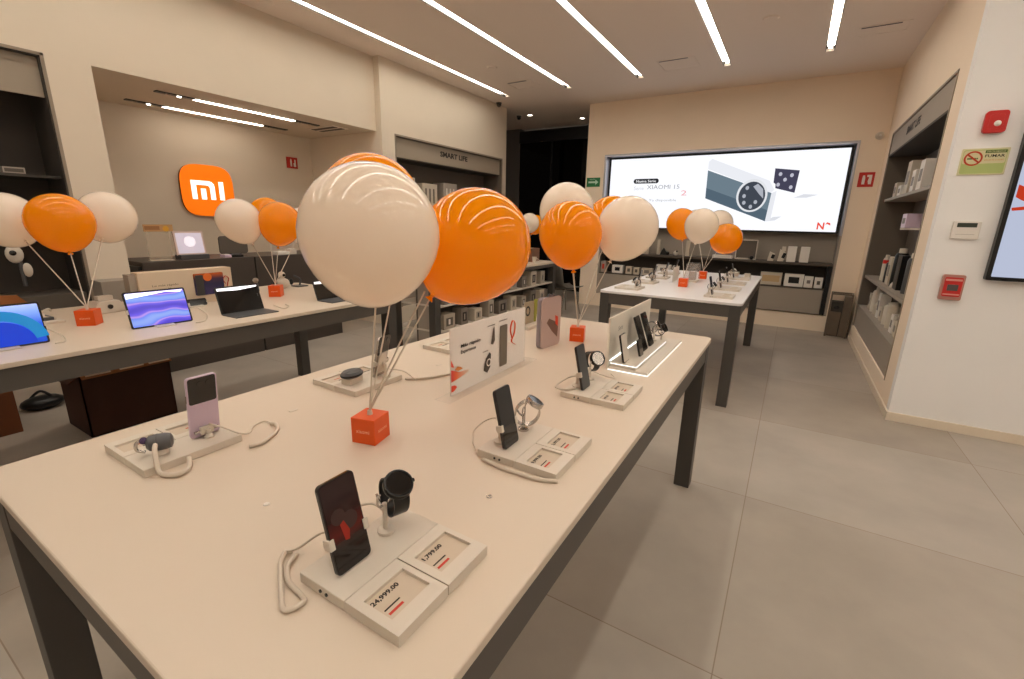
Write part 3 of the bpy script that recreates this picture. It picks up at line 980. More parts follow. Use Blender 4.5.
# --- lit display stand
ls = thing('lit_display_stand', 'white glowing stepped display stand with back panel on the near table', 'display stand', (-.593, 1.78, TZ))
B().box((0, 0, 0), (.165, .66, .014)).done('lower_step', WHITEP, ls, bevel=.001)
B().box((.003, .01, .014), (.115, .52, .034)).done('upper_step', WHITEP, ls, bevel=.001)
B().box((.165, 0, .001), (.1670, .66, .004)).box((-.002, -.003, .001), (.167, 0, .005)).done('lower_led_strip', LEDW, ls)
B().box((.115, .01, .026), (.1165, .52, .030)).box((.003, .0085, .026), (.1165, .01, .030)).done('upper_led_strip', LEDW, ls)
B().box((-.012, -.005, 0), (-.002, .62, .222)).done('back_panel', mat('panel_pale', (222, 214, 200), .5), ls, bevel=.001)
B().box((-.002, .02, .034), (.001, .5, .037)).done('panel_led', emis('led_bright', (250, 255, 250), 4), ls)
text('Serie', FX(-.0008, .13, .16), .06, GINK, ls)
ZS = TZ + .034
phone('white small phone tipped back in a black clamp on the lit stand', (-.535, 1.83, ZS), 0, BLACK, WHITEP, tilt=-12, wd=.07, ht=.12, group='phones on the lit stand')
phone('tall black phone on the lit stand, nearer of the two tall ones', (-.515, 2.055, ZS), 0, PHBLACK, SCOFF, tilt=-20, group='phones on the lit stand', ht=.165)
phone('tall black phone on the lit stand, farther of the two tall ones', (-.515, 2.165, ZS), 0, PHBLACK, SCOFF, tilt=-20, group='phones on the lit stand', ht=.165)
phone('short black phone leaning low before the first tall phone of the lit stand', (-.505, 1.955, ZS), 0, PHBLACK, SCOFF, tilt=-14, wd=.055, ht=.075, group='phones on the lit stand')
watch('black and silver smartwatch at the far end of the lit stand', (-.52, 2.27, ZS + .08), (0, R_(60), 0), SILVER, BLACK, group='watches on the lit stand')
watch_stand('silver watch holder at the far end of the lit stand', (-.53, 2.26, ZS), 0, .045)
watch('dark smartwatch behind the black and silver one on the lit stand', (-.50, 2.34, TZ + .09), (0, R_(60), 0), BLACK, BLACK, group='watches on the lit stand')
watch_stand('white watch holder behind the silver one on the lit stand', (-.51, 2.34, TZ + .014), 0, .045)

# ================================================================== FAR TABLE
PLACE = ['nearest tray', 'second tray', 'third tray', 'fourth tray']
ys = [4.20, 4.75, 5.28, 5.82]
protoT = None
PS = mat('phone_side2', (90, 84, 90), .3)
for side in (0, 1):
    for i, y in enumerate(ys):
        sd = 'right' if side == 0 else 'left'
        loc = (-.60, y, TZ) if side == 0 else (-1.17, y + .225, TZ)
        rz = 0 if side == 0 else PI
        where = '%s of the far table %s row' % (PLACE[i], sd)
        tray('white display tray, ' + where, loc, rz, None, full=False, group='trays on the far table')
        px = loc[0] + (.063 if side == 0 else -.063)
        py = y + (.06 if side == 0 else .165)
        phone('%s phone on the %s' % (['dark blue', 'silver edged', 'black', 'grey'][i], where), (px, py, TZ + .0215), rz, PHSIDE, [DARKBLUE, SCOFF, PHBLACK, PHGREY][i], group='phones on the far table')
        holder('white clamp of the phone on the ' + where, (px, py, TZ + .0205), rz, group='holders on the far table')
        wy = y + (.165 if side == 0 else .06)
        watch('%s smartwatch on the %s' % (['black', 'dark grey', 'white faced', 'silver'][i], where), (px - (.005 if side == 0 else -.005), wy, 1.0), (0, R_(50), rz), [BLACK, DGREY, SILVER, SILVER][i], [BLACK, DGREY, WHITEP, WHITEP][i], dial=[BLACKG, BLACKG, WHITEB, WHITEB][i], group='watches on the far table')
        watch_stand('watch holder on the ' + where, (px - (.015 if side == 0 else -.015), wy, TZ + .0205), rz, .05, group='watch holders on the far table')
# clear acrylic box in the middle
ac = thing('acrylic_box', 'clear acrylic box between the two orange cubes of the far table', 'display box', (-.9, 5.33, TZ))
B().box((-.06, -.11, 0), (.06, .11, .02)).done('base', WHITEP, ac)
b = B()
for a, c_ in (((-.06, -.11, .02), (-.056, .11, .20)), ((.056, -.11, .02), (.06, .11, .20)), ((-.056, -.11, .02), (.056, -.106, .2)), ((-.056, .106, .02), (.056, .11, .2))):
    b.box(a, c_)
b.done('clear_walls', ACRYL, ac)
B().box((-.03, -.06, .02), (.03, .06, .11)).done('insert', mat('insert_grey', (170, 156, 150), .5), ac)
ac = thing('promo_panel', 'small white promo card standing on the left row of the far table', 'sign', (-1.05, 5.05, TZ), (0, 0, 0))
B().box((-.002, 0, .005), (.002, .28, .16)).done('card', WHITEB, ac)
B().box((-.03, -.02, 0), (.03, .30, .005)).done('base', ACRYL, ac)
for i, (x, y, lb) in enumerate(((-.42, 6.2, 'round white box at the far right corner of the far table'), (-.56, 6.28, 'white earbud case near the far right corner of the far table'))):
    r = thing('earbud_case', lb, 'earbuds', (x, y, TZ), group='earbud cases on the far table')
    B().prism(rrect(.07, .055, .02), 0, .03).done('case_bottom', WHITEP, r, bevel=.004)
    B().prism(rrect(.07, .055, .02), .031, .05).done('case_lid', WHITEP, r, bevel=.006)


# ================================================================== TABLET TABLE
def tablet(label, loc, rz, tilt, w, h, screen, body=BLACK, keyboard=False, group='tablets on the tablet table', top=None):
    r = thing('tablet', label, 'tablet', loc, (0, 0, rz), group)
    M = Matrix.Rotation(R_(tilt), 4, 'Y')
    F = M @ frame((0, 0, h / 2), (0, 1, 0), (0, 0, 1))
    B().prism(rrect(w, h, .010), -.0035, .0035, F).done('body', body, r, bevel=.001)
    B().prism(rrect(w - .016, h - .016, .005), .0035, .004, F).done('screen', screen, r)
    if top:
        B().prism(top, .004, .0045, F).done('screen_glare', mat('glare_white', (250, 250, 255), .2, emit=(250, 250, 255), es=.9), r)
    if keyboard:
        B().box((.0, -w / 2, 0), (.165, w / 2, .006)).done('keyboard', DGREY, r, bevel=.001)
        B().box((-.09, -w / 2 + .01, 0), (-.004, w / 2 - .01, h * .55), None).done('kickstand', DGREY, r) if False else B().prism([(-.005, 0), (-.085, 0), (-.035, h * .6), (-.028, h * .6)], -w / 2 + .015, -w / 2 + .02, frame((0, 0, 0), (1, 0, 0), (0, 0, 1))).done('kickstand', DGREY, r)
    else:
        B().box((-.06, -.045, 0), (.05, .045, .006)).done('stand_foot', WHITEP, r, bevel=.001)
        B().prism([(-.075, .006), (-.065, .006), (-.2 * h - .014, h * .5), (-.2 * h - .02, h * .5)], -.03, .03, frame((0, 0, 0), (1, 0, 0), (0, 0, 1))).done('stand_arm', WHITEP, r)
        for s in (-1, 1):
            B().box((-.006, s * w / 2 - .004, h * .4), (.008, s * w / 2 + .005, h * .52), M).done('claw', WHITEP, r)
    return r


SBLUE = graded('wallpaper_blue', [(0, (14, 70, 190)), (.5, (30, 90, 220)), (.8, (120, 160, 235)), (1, (170, 190, 240))], 'Z', (0, .19), es=.75)
SPURP = graded('wallpaper_purple', [(0, (70, 60, 190)), (.35, (96, 84, 214)), (.55, (160, 130, 220)), (.75, (90, 120, 220)), (1, (120, 150, 230))], wave=True, wscale=3.2, dist=5, es=.7)
tb = tablet('tablet with bright blue curved wallpaper at the picture edge on the tablet table', (-2.95, .49, TZ), 0, -12, .30, .195, SBLUE)
F = Matrix.Rotation(R_(-12), 4, 'Y') @ frame((0, 0, .0975), (0, 1, 0), (0, 0, 1))


def arcpts(cx, cy, r0, r1, a0, a1, n=16):
    o = [(cx + r1 * math.cos(R_(a0 + (a1 - a0) * k / n)), cy + r1 * math.sin(R_(a0 + (a1 - a0) * k / n))) for k in range(n + 1)]
    i = [(cx + r0 * math.cos(R_(a0 + (a1 - a0) * k / n)), cy + r0 * math.sin(R_(a0 + (a1 - a0) * k / n))) for k in range(n + 1)]
    return o + i[::-1]


B().prism(arcpts(0, -.085, .11, .155, 8, 150), .0041, .0046, F).done('wallpaper_arc', mat('arc_cyan', (24, 130, 200), .2, emit=(24, 130, 200), es=.5), tb)
B().prism(arcpts(.0, -.089, .0, .11, 1, 179), .0041, .0048, F).done('wallpaper_arc', mat('arc_blue', (14, 60, 200), .2, emit=(14, 66, 214), es=.5), tb)
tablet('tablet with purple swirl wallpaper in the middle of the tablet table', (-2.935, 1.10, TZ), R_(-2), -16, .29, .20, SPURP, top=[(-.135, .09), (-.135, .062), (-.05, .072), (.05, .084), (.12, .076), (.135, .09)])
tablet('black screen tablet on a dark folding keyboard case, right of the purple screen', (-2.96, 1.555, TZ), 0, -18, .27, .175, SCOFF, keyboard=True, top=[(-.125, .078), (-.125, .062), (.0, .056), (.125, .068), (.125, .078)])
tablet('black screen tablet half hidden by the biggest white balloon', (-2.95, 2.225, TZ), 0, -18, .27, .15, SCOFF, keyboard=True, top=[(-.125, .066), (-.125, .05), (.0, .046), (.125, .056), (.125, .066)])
cable('thin white lead from the purple screen tablet stand', [(-2.93, 1.27, .98), (-2.88, 1.30, .94), (-2.86, 1.28, .906), (-2.84, 1.22, .905)], .003)
cable('thin white lead right of the black screen keyboard tablet', [(-2.9, 1.72, .93), (-2.86, 1.76, .905), (-2.9, 1.83, .905), (-2.99, 1.86, .905)], .003)
cable('thin white lead behind the blue screen tablet', [(-2.99, .63, .97), (-2.94, .68, .93), (-2.9, .68, .905), (-2.88, .64, .905)], .003)
# big promo light box behind
pb = thing('promo_panel', 'long white promo board with dark tablet picture standing behind the purple screen tablet', 'sign', (-3.5, 1.185, TZ))
B().box((-.10, .03, 0), (.0, .60, .235)).done('board', mat('board_beige', (214, 196, 172), .5), pb, bevel=.002)
B().box((-.10, -.01, 0), (-.02, .03, .225)).done('side_panel', GREYP, pb)
text('Lo más rápido', frame((.001, .175, .145), (0, 1, 0), (0, 0, 1)), .15, INK, pb, h=.016)
text('siempre Max', frame((.001, .165, .12), (0, 1, 0), (0, 0, 1)), .12, INK, pb, h=.016)
B().prism([(.03, .13), (.03, .09), (.075, .04), (.08, .055)], 0, .0008, FX(.0003, 0, 0)).done('printed_ribbon', REDI, pb)
B().prism(rrect(.19, .15, .008, cx=.44, cy=.13), 0, .012, FX(0, 0, 0)).done('printed_tablet', graded('dusk_wallpaper', [(0, (40, 34, 80)), (.5, (36, 34, 64)), (.75, (60, 40, 60)), (1, (170, 80, 30))], 'Z', (.06, .2), es=.15), pb)
B().prism(circ(.028, 20, .43, .178), .0121, .013, FX(0, 0, 0)).done('printed_sun', mat('sun_orange', (220, 110, 40), .4), pb)
B().prism(rrect(.05, .14, .006, cx=.375, cy=.125), .0121, .016, FX(0, 0, 0)).done('printed_tablet_back', PHGREY, pb)
B().tube([(.004, .55, .12), (.004, .535, .15), (.004, .555, .175), (.004, .575, .155), (.004, .565, .125), (.004, .56, .1)], .006, 6, flat=.3).done('printed_scribble', REDI, pb)
tablet('dark tablet propped in front of the promo board, left of its keyboard', (-3.40, 1.47, TZ), 0, -20, .16, .05, SCOFF)
# white gadgets
r = thing('security_gadget', 'white boxy home camera standing left of the purple screen tablet', 'camera', (-3.6, 1.06, TZ), (0, 0, R_(10)))
B().prism([(-.085, 0), (.085, 0), (.075, .045), (.055, .075), (-.055, .075), (-.075, .045)], -.05, .05, FX(0, 0, 0)).done('body', WHITEP, r, bevel=.006)
B().cyl((.05, 0, .04), (.056, 0, .04), .014, seg=20).done('lens', BLACKG, r, smooth=True)
B().box((-.02, -.04, .075), (.02, .04, .105)).done('top_box', WHITEP, r, bevel=.003)
r = thing('toy_gadget', 'white gadget with round head and black lens, beside the balloon ribbons', 'gadget', (-3.72, 2.31, TZ))
B().ball((0, 0, .045), .05, (1, 1.2, .9)).done('body', WHITEP, r, smooth='all')
B().ball((0, 0, .115), .03).done('head', WHITEP, r, smooth='all')
B().cyl((.028, 0, .115), (.034, 0, .115), .012).done('lens', BLACKG, r, smooth=True)
for s in (-1, 1):
    B().ball((.01, s * .075, .05), .022, (1, .6, 1.3)).done('arm', BLACK, r, smooth='all')
r = thing('tablet_stand', 'dark wire gadget right of the white round headed gadget', 'stand', (-3.72, 2.47, TZ))
B().box((-.05, -.05, 0), (.05, .05, .01)).done('base', DGREY, r)
B().tube([(0, 0, .01), (0, .01, .06), (.0, -.03, .09), (0, -.05, .1)], .008, 8).done('arm', DGREY, r, smooth='all')
r = thing('small_figure', 'tiny dark gadget left of the ribbons near the far orange cube of the tablet table', 'gadget', (-3.72, 2.08, TZ))
B().cyl((0, 0, 0), (0, 0, .07), .022, .016).done('body', DGREY, r, smooth=True)
B().ball((0, 0, .09), .022).done('head', GREYP, r, smooth='all')
r = thing('tablet_tray', 'low cluttered white tray with cables beside the first orange cube of the tablet table', 'tray', (-3.55, .70, TZ), (0, 0, R_(4)))
B().box((-.12, -.2, 0), (.12, .12, .012)).done('base', WHITEP, r, bevel=.002)
B().box((-.06, -.16, .012), (.07, .09, .03)).done('pad', DGREY, r, bevel=.003)
B().tube([(-.05, -.1, .03), (0, 0, .06), (.05, .06, .03), (.06, .1, .014)], .007, 8).tube([(.0, .02, .03), (.03, .08, .07), (-.02, .11, .05)], .005, 8).done('cable', CABLE, r, smooth='all')
B().box((-.05, -.18, .03), (.05, .06, .05)).done('papers', WHITEB, r)
r = thing('cardboard_flap', 'brown cardboard carton flap sticking up behind the blue screen tablet', 'carton', (-3.9, .55, TZ + .02), (0, 0, R_(8)))
B().prism([(-.02, 0), (.28, 0), (.20, .10), (.03, .12)], 0, .006, frame((0, 0, 0), (0, 1, 0), (.3, 0, 1))).done('flap', CARD, r)
B().box((-.16, .0, -.0), (.0, .26, .02)).done('carton_body', CARD, r)
r = thing('doorbell_camera', 'white oval gadget pair hanging in the dark left niche', 'gadget', (-4.92, .99, 1.02))
B().ball((0, .0, .17), .045, (.5, 1.1, 1.5)).done('upper_pod', WHITEP, r, smooth='all')
B().ball((.0, .05, .05), .035, (.5, .8, 1.5)).done('lower_pod', WHITEP, r, smooth='all')
B().ball((.02, -.01, .18), .02, (.5, 1, 1)).done('lens', BLACKG, r, smooth='all')
B().cyl((-.005, .02, -.07), (-.005, .02, .2), .012).done('post', DGREY, r, smooth=True)
r = thing('white_paper_stack', 'flat white packages at the back corner of the tablet table', 'package', (-3.72, 2.42, TZ + .0)) if False else None

# ================================================================== COUNTER
ct = thing('checkout_counter', 'long dark grey checkout counter in the alcove under the orange sign', 'counter', (-5.35, 2.8, 0))
B().box((-.3, -1.0, 0), (.33, .02, 1.07)).done('front_panel', mat('counter_dark', (70, 62, 56), .5), ct, bevel=.004)
B().box((-.3, .035, 0), (.33, 1.1, 1.07)).done('front_panel', MATS['counter_dark'], ct, bevel=.004)
B().box((-.32, -1.03, 1.0), (.30, -1.0, 1.03)).done('side_ledge', BLACK, ct)
B().box((-.31, .02, 0), (.3, .035, 1.06)).done('seam', BLACK, ct)
CT = 1.07


def onx(px, py, X):
    v = ray(px, py)
    return CAM + v * (X / v.x)


def onz(px, py, z):
    v = ray(px, py)
    return CAM + v * ((z - 1.5) / v.z)


p = onz(193, 258, CT)
lp = thing('point_of_sale_screen', 'pale lit point of sale screen with a round mark on the counter', 'screen', (-5.15, p.y * 5.15 / -p.x, CT))
B().prism(rrect(.27, .24, .01), -.008, .008, Matrix.Rotation(R_(-8), 4, 'Y') @ frame((0, 0, .155), (0, 1, 0), (0, 0, 1))).done('display_case', mat('pos_pink', (216, 190, 180), .4), lp)
B().prism(rrect(.235, .20, .006), .008, .009, Matrix.Rotation(R_(-8), 4, 'Y') @ frame((0, 0, .155), (0, 1, 0), (0, 0, 1))).done('screen', mat('pos_screen', (196, 188, 200), .3, emit=(196, 188, 204), es=.55), lp)
B().prism(circ(.05, 24), .009, .0095, Matrix.Rotation(R_(-8), 4, 'Y') @ frame((0, 0, .17), (0, 1, 0), (0, 0, 1))).done('round_mark', mat('pos_mark', (236, 232, 246), .3, emit=(236, 232, 246), es=.6), lp)
B().box((-.06, -.13, 0), (.06, .13, .045)).done('stand', DGREY, lp, bevel=.004)
sg = thing('counter_sign', 'clear acrylic counter sign with a tan printed header, left of the lit screen', 'sign', (-5.15, 1.93, CT))
B().box((-.002, -.02, 0), (.002, .17, .30)).done('acrylic_sheet', mat('frosted_acrylic', (206, 190, 168), .2, alpha=.35), sg)
B().box((-.002, -.03, .27), (.004, .21, .335)).done('header', mat('tan_card', (190, 148, 100), .6), sg)
B().box((.0042, -.02, .285), (.005, .1, .32)).done('printed_band', mat('band_brown', (150, 104, 64), .6), sg)
B().prism(circ(.026, 16, .15, .295), .0042, .0055, FX(0, 0, 0)).done('printed_coin', mat('coin_yellow', (214, 160, 50), .5), sg)
B().box((-.03, -.02, 0), (.03, .17, .006)).done('base', WHITEP, sg)
mn = thing('monitor', 'dark grey monitor back standing on the counter, below the orange sign', 'monitor', (-5.25, 2.74, CT))
B().prism(rrect(.30, .19, .03), -.012, .012, frame((0, 0, .12), (0, 1, 0), (0, 0, 1))).done('back_shell', GREYD, mn, bevel=.006)
B().box((-.05, -.05, 0), (.05, .05, .03)).done('foot', DGREY, mn)
for (y, w, h, m, nm, lb, ct_) in ((3.2, .16, .035, WHITEB, 'receipt_pad', 'white receipt pad on the counter right of the dark monitor back', 'paper'),
                              (3.33, .08, .06, WHITEP, 'card_reader', 'small white card reader on the counter behind the orange balloon', 'card reader'),
                              (2.68, .12, .025, BLACK, 'keyboard', 'small black keyboard on the counter between the lit screen and the monitor back', 'keyboard'),
                              (2.58, .07, .03, LAV, 'lilac_case', 'small lilac case on the counter right of the lit screen', 'case'),
                              (3.7, .20, .05, WHITEB, 'paper_stack', 'white paper stack at the end of the counter beside the biggest white balloon', 'paper')):
    r = thing(nm, lb, ct_, (-5.12, y, CT))
    B().box((-.05, -w / 2, 0), (.05, w / 2, h)).done('body', m, r, bevel=.004)
    B().box((-.03, -w / 2 + .01, h), (.03, w / 2 - .01, h + .004)).done('top_face', WHITEB if m != BLACK else DGREY, r)
tag(B().box((-5.12, 3.82, CT), (-5.06, 3.88, CT + .08)).done('orange_box', ORCUBE, bevel=.003), 'tiny orange box at the end of the counter', 'box')

# low grey cabinet at the alcove corner
lc = thing('low_cabinet', 'low grey cabinet against the wall between dark niche and counter', 'cabinet', (-4.9, 1.42, 0))
B().box((-.02, -.03, 0), (.18, .24, .96)).done('carcass', GREYP, lc, bevel=.003)
B().box((.18, .15, .87), (.186, .22, .93)).done('black_socket', BLACK, lc)

# orange wall sign -----------------------------------------------------------
sg = thing('wall_sign', 'orange rounded square wall sign with white mi lettering', 'sign', (XA + .05, 3.06, 1.79))
LOGO = mat('logo_orange', (255, 130, 0), .4, emit=(255, 118, 0), es=.55)
LOGOW = mat('logo_white', (255, 250, 240), .4, emit=(255, 250, 240), es=1.0)


def squircle(a, n=48, e=3.6):
    pts = []
    for k in range(n):
        t = 2 * PI * k / n
        c, s = math.cos(t), math.sin(t)
        pts.append((a * math.copysign(abs(c) ** (2 / e), c), a * math.copysign(abs(s) ** (2 / e), s)))
    return pts


B().prism(squircle(.30), -.04, -.004, FX(0, 0, 0)).done('side_body', mat('logo_side', (120, 70, 20), .5), sg)
B().prism(squircle(.302), -.004, .004, FX(0, 0, 0)).done('face', LOGO, sg)
b = B()
k = .19
# strokes of "m": left bar, arch, middle bar, right bar, then "i"
mpts = [(-1, -.55), (-1, .6), (.05, .6), (.22, .55), (.34, .42), (.38, .25), (.38, -.55), (.1, -.55), (.1, .18), (.06, .28), (-.04, .33), (-.72, .33), (-.72, -.55)]
b.prism([(x * k, y * k) for x, y in mpts], .004, .012, FX(0, 0, 0))
b.prism([(x * k, y * k) for x, y in [(-.46, -.55), (-.46, .12), (-.17, .12), (-.17, -.55)]], .004, .012, FX(0, 0, 0))
b.prism([(x * k, y * k) for x, y in [(.66, -.55), (.66, .6), (.94, .6), (.94, -.55)]], .004, .012, FX(0, 0, 0))
b.done('lettering', LOGOW, sg)


# small wall signs ------------------------------------------------------------
def wsign(name, label, F, w, h, m, cat='sign'):
    r = thing(name, label, cat)
    M = F
    r.matrix_world = M
    B().prism(rrect(w, h, .004, 2), 0, .006).done('plate', m, r)
    return r


SIGNR = mat('sign_red', (190, 44, 34), .5)
SIGNG = mat('sign_green', (22, 110, 60), .5)
r = wsign('extinguisher_sign', 'small red fire extinguisher sign in the alcove, right of the orange sign', FX(XA + .002, 4.26, 2.25), .17, .15, SIGNR)
B().prism([(-.03, -.05), (-.005, -.05), (-.005, .02), (-.012, .05), (-.024, .05), (-.03, .02)], .006, .008).prism([(.02, -.05), (.055, -.05), (.055, .045), (.035, .045), (.035, .0), (.02, .0)], .006, .008).done('pictogram', WHITEB, r)
r = wsign('extinguisher_sign', 'red fire extinguisher sign between the lit screen and the right niche', FY(.712, YB - .002, 2.15), .175, .19, SIGNR)
B().prism([(-.045, -.06), (-.012, -.06), (-.012, .02), (-.02, .055), (-.04, .055), (-.045, .02)], .006, .008).prism([(.005, .06), (.06, .06), (.06, -.06), (.03, -.06), (.02, -.02), (.03, .03), (.005, .035)], .006, .008).done('pictogram', WHITEB, r)
B().prism(rrect(.16, .176, .003, 2), .006, .0065).done('border', SIGNR, r)
r = wsign('exit_arrow_sign', 'green exit sign with white arrow beside the dark doorway', FY(-3.22, YB - .002, 2.21), .25, .155, SIGNG)
B().prism([(-.09, -.015), (.04, -.015), (.04, -.045), (.095, 0), (.04, .045), (.04, .015), (-.09, .015)], .006, .008).done('arrow', mat('arrow_pale', (180, 214, 190), .5), r)
text('SALIDA', Matrix.Translation((-.02, .048, .0066)), .1, MATS['arrow_pale'], r)
r = thing('smoke_detector', 'small white round sensor high on the back wall corner', 'sensor', (.765, YB, 2.70), (R_(90), 0, 0))
B().lathe([(0, .04), (.03, .038), (.045, .02), (.05, 0)], 18).done('shell', WHITEP, r, smooth='all')
B().lathe([(0, .048), (.012, .046), (.014, .038)], 12).done('sensor_cap', WHITEB, r, smooth='all')
# fire alarm sounder
r = thing('fire_alarm', 'red square fire alarm sounder with white lens above the no smoking sign', 'alarm')
r.matrix_world = FY(1.035, YP - .001, 2.213)
B().prism(rrect(.115, .14, .02), 0, .035).done('housing', REDP, r, bevel=.006)
B().lathe([(0, .047), (.014, .045), (.02, .035)], 20, Matrix.Translation((.008, -.012, 0))).done('lens', WHITEB, r, smooth='all')
B().prism(rrect(.07, .09, .012), .035, .038).done('inner_plate', REDP, r, bevel=.001)
# no smoking sign
r = wsign('no_smoking_sign', 'green and white no smoking sign reading FUMAR, under the red alarm', FY(1.028, YP - .001, 1.965), .24, .172, mat('sign_paper', (214, 208, 168), .5))
B().prism(rrect(.222, .155, .012, 3), .006, .0065).done('green_field', mat('sign_lime', (176, 190, 118), .5), r)
B().prism(rrect(.216, .085, .01, 3, cy=.03), .0065, .007).done('pale_field', mat('sign_cream', (212, 204, 160), .5), r)
B().ring([(x * 1.0 - .055, y + .022) for x, y in circ(.048, 28)], [(x - .055, y + .022) for x, y in circ(.038, 28)], .007, .009).box((-.042, -.005, .007), (.042, .005, .009), Matrix.Translation((-.055, .022, 0)) @ Matrix.Rotation(R_(-40), 4, 'Z')).done('prohibition_ring', mat('ban_red', (186, 62, 30), .5), r)
B().box((-.085, .016, .0066), (-.04, .026, .0072)).box((-.038, .016, .0066), (-.03, .026, .0072)).done('cigarette', mat('sign_darkgreen', (90, 110, 50), .5), r)
B().box((.0, .054, .007), (.107, .072, .0078)).done('text_band', MATS['sign_darkgreen'], r)
text('PROHIBIDO', Matrix.Translation((.054, .063, .0082)), .09, MATS['sign_cream'], r, h=.01)
text('FUMAR', Matrix.Translation((.052, .036, .0078)), .098, INK, r, h=.018, bold=.02)
text('EN ESTE LUGAR', Matrix.Translation((.052, .010, .0078)), .095, mat('sign_orange', (200, 140, 80), .5), r, h=.009)
# thermostat
r = thing('thermostat', 'white wall thermostat with dark display under the no smoking sign', 'thermostat')
r.matrix_world = FY(1.03, YP - .001, 1.507)
B().prism(rrect(.148, .122, .008, 3), 0, .022).done('housing', WHITEB, r, bevel=.003)
B().prism(rrect(.105, .03, .003, 2, cy=.035), .022, .0235).done('display', mat('lcd_dark', (56, 62, 50), .3), r)
B().box((-.05, -.03, .022), (.05, -.028, .0226)).done('cover_seam', GREYP, r)
# pull station
r = thing('fire_pull_station', 'red fire alarm pull station in clear cover, lowest on the poster wall', 'alarm')
r.matrix_world = FY(1.036, YP - .001, 1.10)
B().prism(rrect(.125, .185, .012, 3), 0, .03).done('cover', mat('cover_pinkgrey', (180, 130, 118), .3), r, bevel=.004)
B().prism(rrect(.10, .14, .008, 3, cy=.004), .03, .036).done('body', REDP, r, bevel=.002)
B().prism(rrect(.06, .045, .004, 2, cy=0), .036, .04).done('window', mat('pull_grey', (86, 76, 74), .3), r)
B().box((-.045, .048, .036), (.045, .062, .0375)).box((-.045, -.055, .036), (.045, -.045, .0375)).done('white_band', mat('pull_pink', (220, 150, 140), .4), r)
# poster screen
r = thing('wall_screen', 'lit portrait advertising screen with black frame cut by the right picture edge', 'screen')
r.matrix_world = FY(1.73, YP - .002, 1.83)
W2, H2 = 1.08, 1.32
B().ring(rrect(W2, H2, .01, 2), rrect(W2 - .05, H2 - .05, .006, 2), 0, .05).done('frame', BLACK, r)
B().prism(rrect(W2 - .05, H2 - .05, .006, 2), .0, .03).done('panel', emis('ad_screen', (206, 214, 238), .78), r)
rd = emis('ad_red', (226, 70, 40), .7)
yl = emis('ad_yellow', (244, 180, 70), .7)
x0 = -W2 / 2 + .04
B().prism([(x0, -.10), (x0 + .03, -.12), (x0 + .10, -.15), (x0 + .3, -.12), (x0 + .16, -.06), (x0 + .06, -.05), (x0 + .0, -.02)], .03, .032).prism([(x0 - .005, -.17), (x0 + .06, -.16), (x0 + .16, -.16), (x0 + .05, -.185), (x0, -.19)], .03, .032).done('printed_flame', rd, r)
B().prism([(x0 + .05, -.10), (x0 + .2, -.125), (x0 + .4, -.09), (x0 + .2, -.07)], .032, .0335).done('printed_flame', yl, r)
text('Gana', Matrix.Translation((x0 + .21, -.41, .0312)), .2, rd, r)

# ================================================================== BIG LIT SCREEN
bs = thing('led_screen', 'huge lit white advertising screen recessed in the back wall, showing camera phones', 'screen')
bs.matrix_world = FY(-1.235, 8.22, 2.02)
B().prism(rrect(3.53, 1.19, .01, 2), -.03, 0).done('black_border', BLACK, bs)
B().prism(rrect(3.46, 1.145, .006, 2), 0, .006).done('panel', SCREENW, bs)
E1 = lambda n, c, s=1.0: emis(n, c, s)
X0, Z0 = -1.235, 2.02


def q(pts):
    return [(x - X0, z - Z0) for x, z in pts]


def arc_poly(cx, cz, rx, rz, n=32):
    return [(cx + rx * math.cos(2 * PI * i / n), cz + rz * math.sin(2 * PI * i / n)) for i in range(n)]


B().prism(q([(-1.345, 2.49), (-1.30, 2.53), (-.45, 2.18), (-.37, 2.05), (-.41, 2.0), (-1.345, 2.38)]), .0062, .008).done('phone_top_edge', E1('scr_pale', (236, 238, 244)), bs)
B().prism(q([(-1.345, 2.36), (-1.335, 1.93), (-.43, 1.585), (-.40, 2.0)]), .0081, .009).done('phone_back', E1('scr_slate', (112, 130, 142), .95), bs)
B().prism(q([(-1.34, 2.09), (-1.335, 1.93), (-.43, 1.585), (-.42, 1.75)]), .0091, .0095).done('phone_back_shade', E1('scr_slate2', (86, 104, 118), .95), bs)
B().prism(q([(-.43, 1.585), (-.40, 2.0), (-.335, 2.03), (-.36, 1.60)]), .0081, .009).done('phone_side', E1('scr_side', (232, 234, 240)), bs)
B().prism(q(arc_poly(-.665, 1.965, .215, .245)), .0096, .011).done('camera_rim', E1('scr_rim', (228, 230, 234)), bs)
B().prism(q(arc_poly(-.665, 1.96, .185, .212)), .0111, .012).done('camera_disc', E1('scr_disc', (70, 76, 86), .9), bs)
b = B()
for cx, cz in ((-.74, 2.08), (-.77, 1.96), (-.76, 1.86), (-.60, 1.87), (-.66, 1.80)):
    B().prism(q(arc_poly(cx, cz, .025, .03, 14)), .0121, .013).done('lens_glint', E1('scr_glint', (176, 180, 190)), bs)
b.prism(q([(-.60, 2.14), (-.52, 2.06), (-.50, 1.92), (-.56, 1.98), (-.66, 2.1)]), .0121, .0128)
b.done('disc_sheen', E1('scr_glint', (176, 180, 190)), bs)
B().prism(q([(-.40, 2.355), (-.08, 2.315), (-.10, 2.0), (-.36, 2.07), (-.365, 2.13), (-.395, 2.15)]), .0062, .008).done('second_phone', E1('scr_second', (74, 72, 92), .9), bs)
b = B()
for cx, cz in ((-.32, 2.27), (-.17, 2.25), (-.33, 2.12), (-.25, 2.19), (-.16, 2.08)):
    B().prism(q(arc_poly(cx, cz, .024, .028, 14)), .0081, .009).done('lens_glint', E1('scr_glint2', (190, 190, 204)), bs)
B().prism(q([(-.10, 1.93), (.06, 1.93), (.2, 1.97), (.02, 1.98)]), .0062, .007).done('soft_shadow', E1('scr_shadow', (222, 224, 230)), bs)
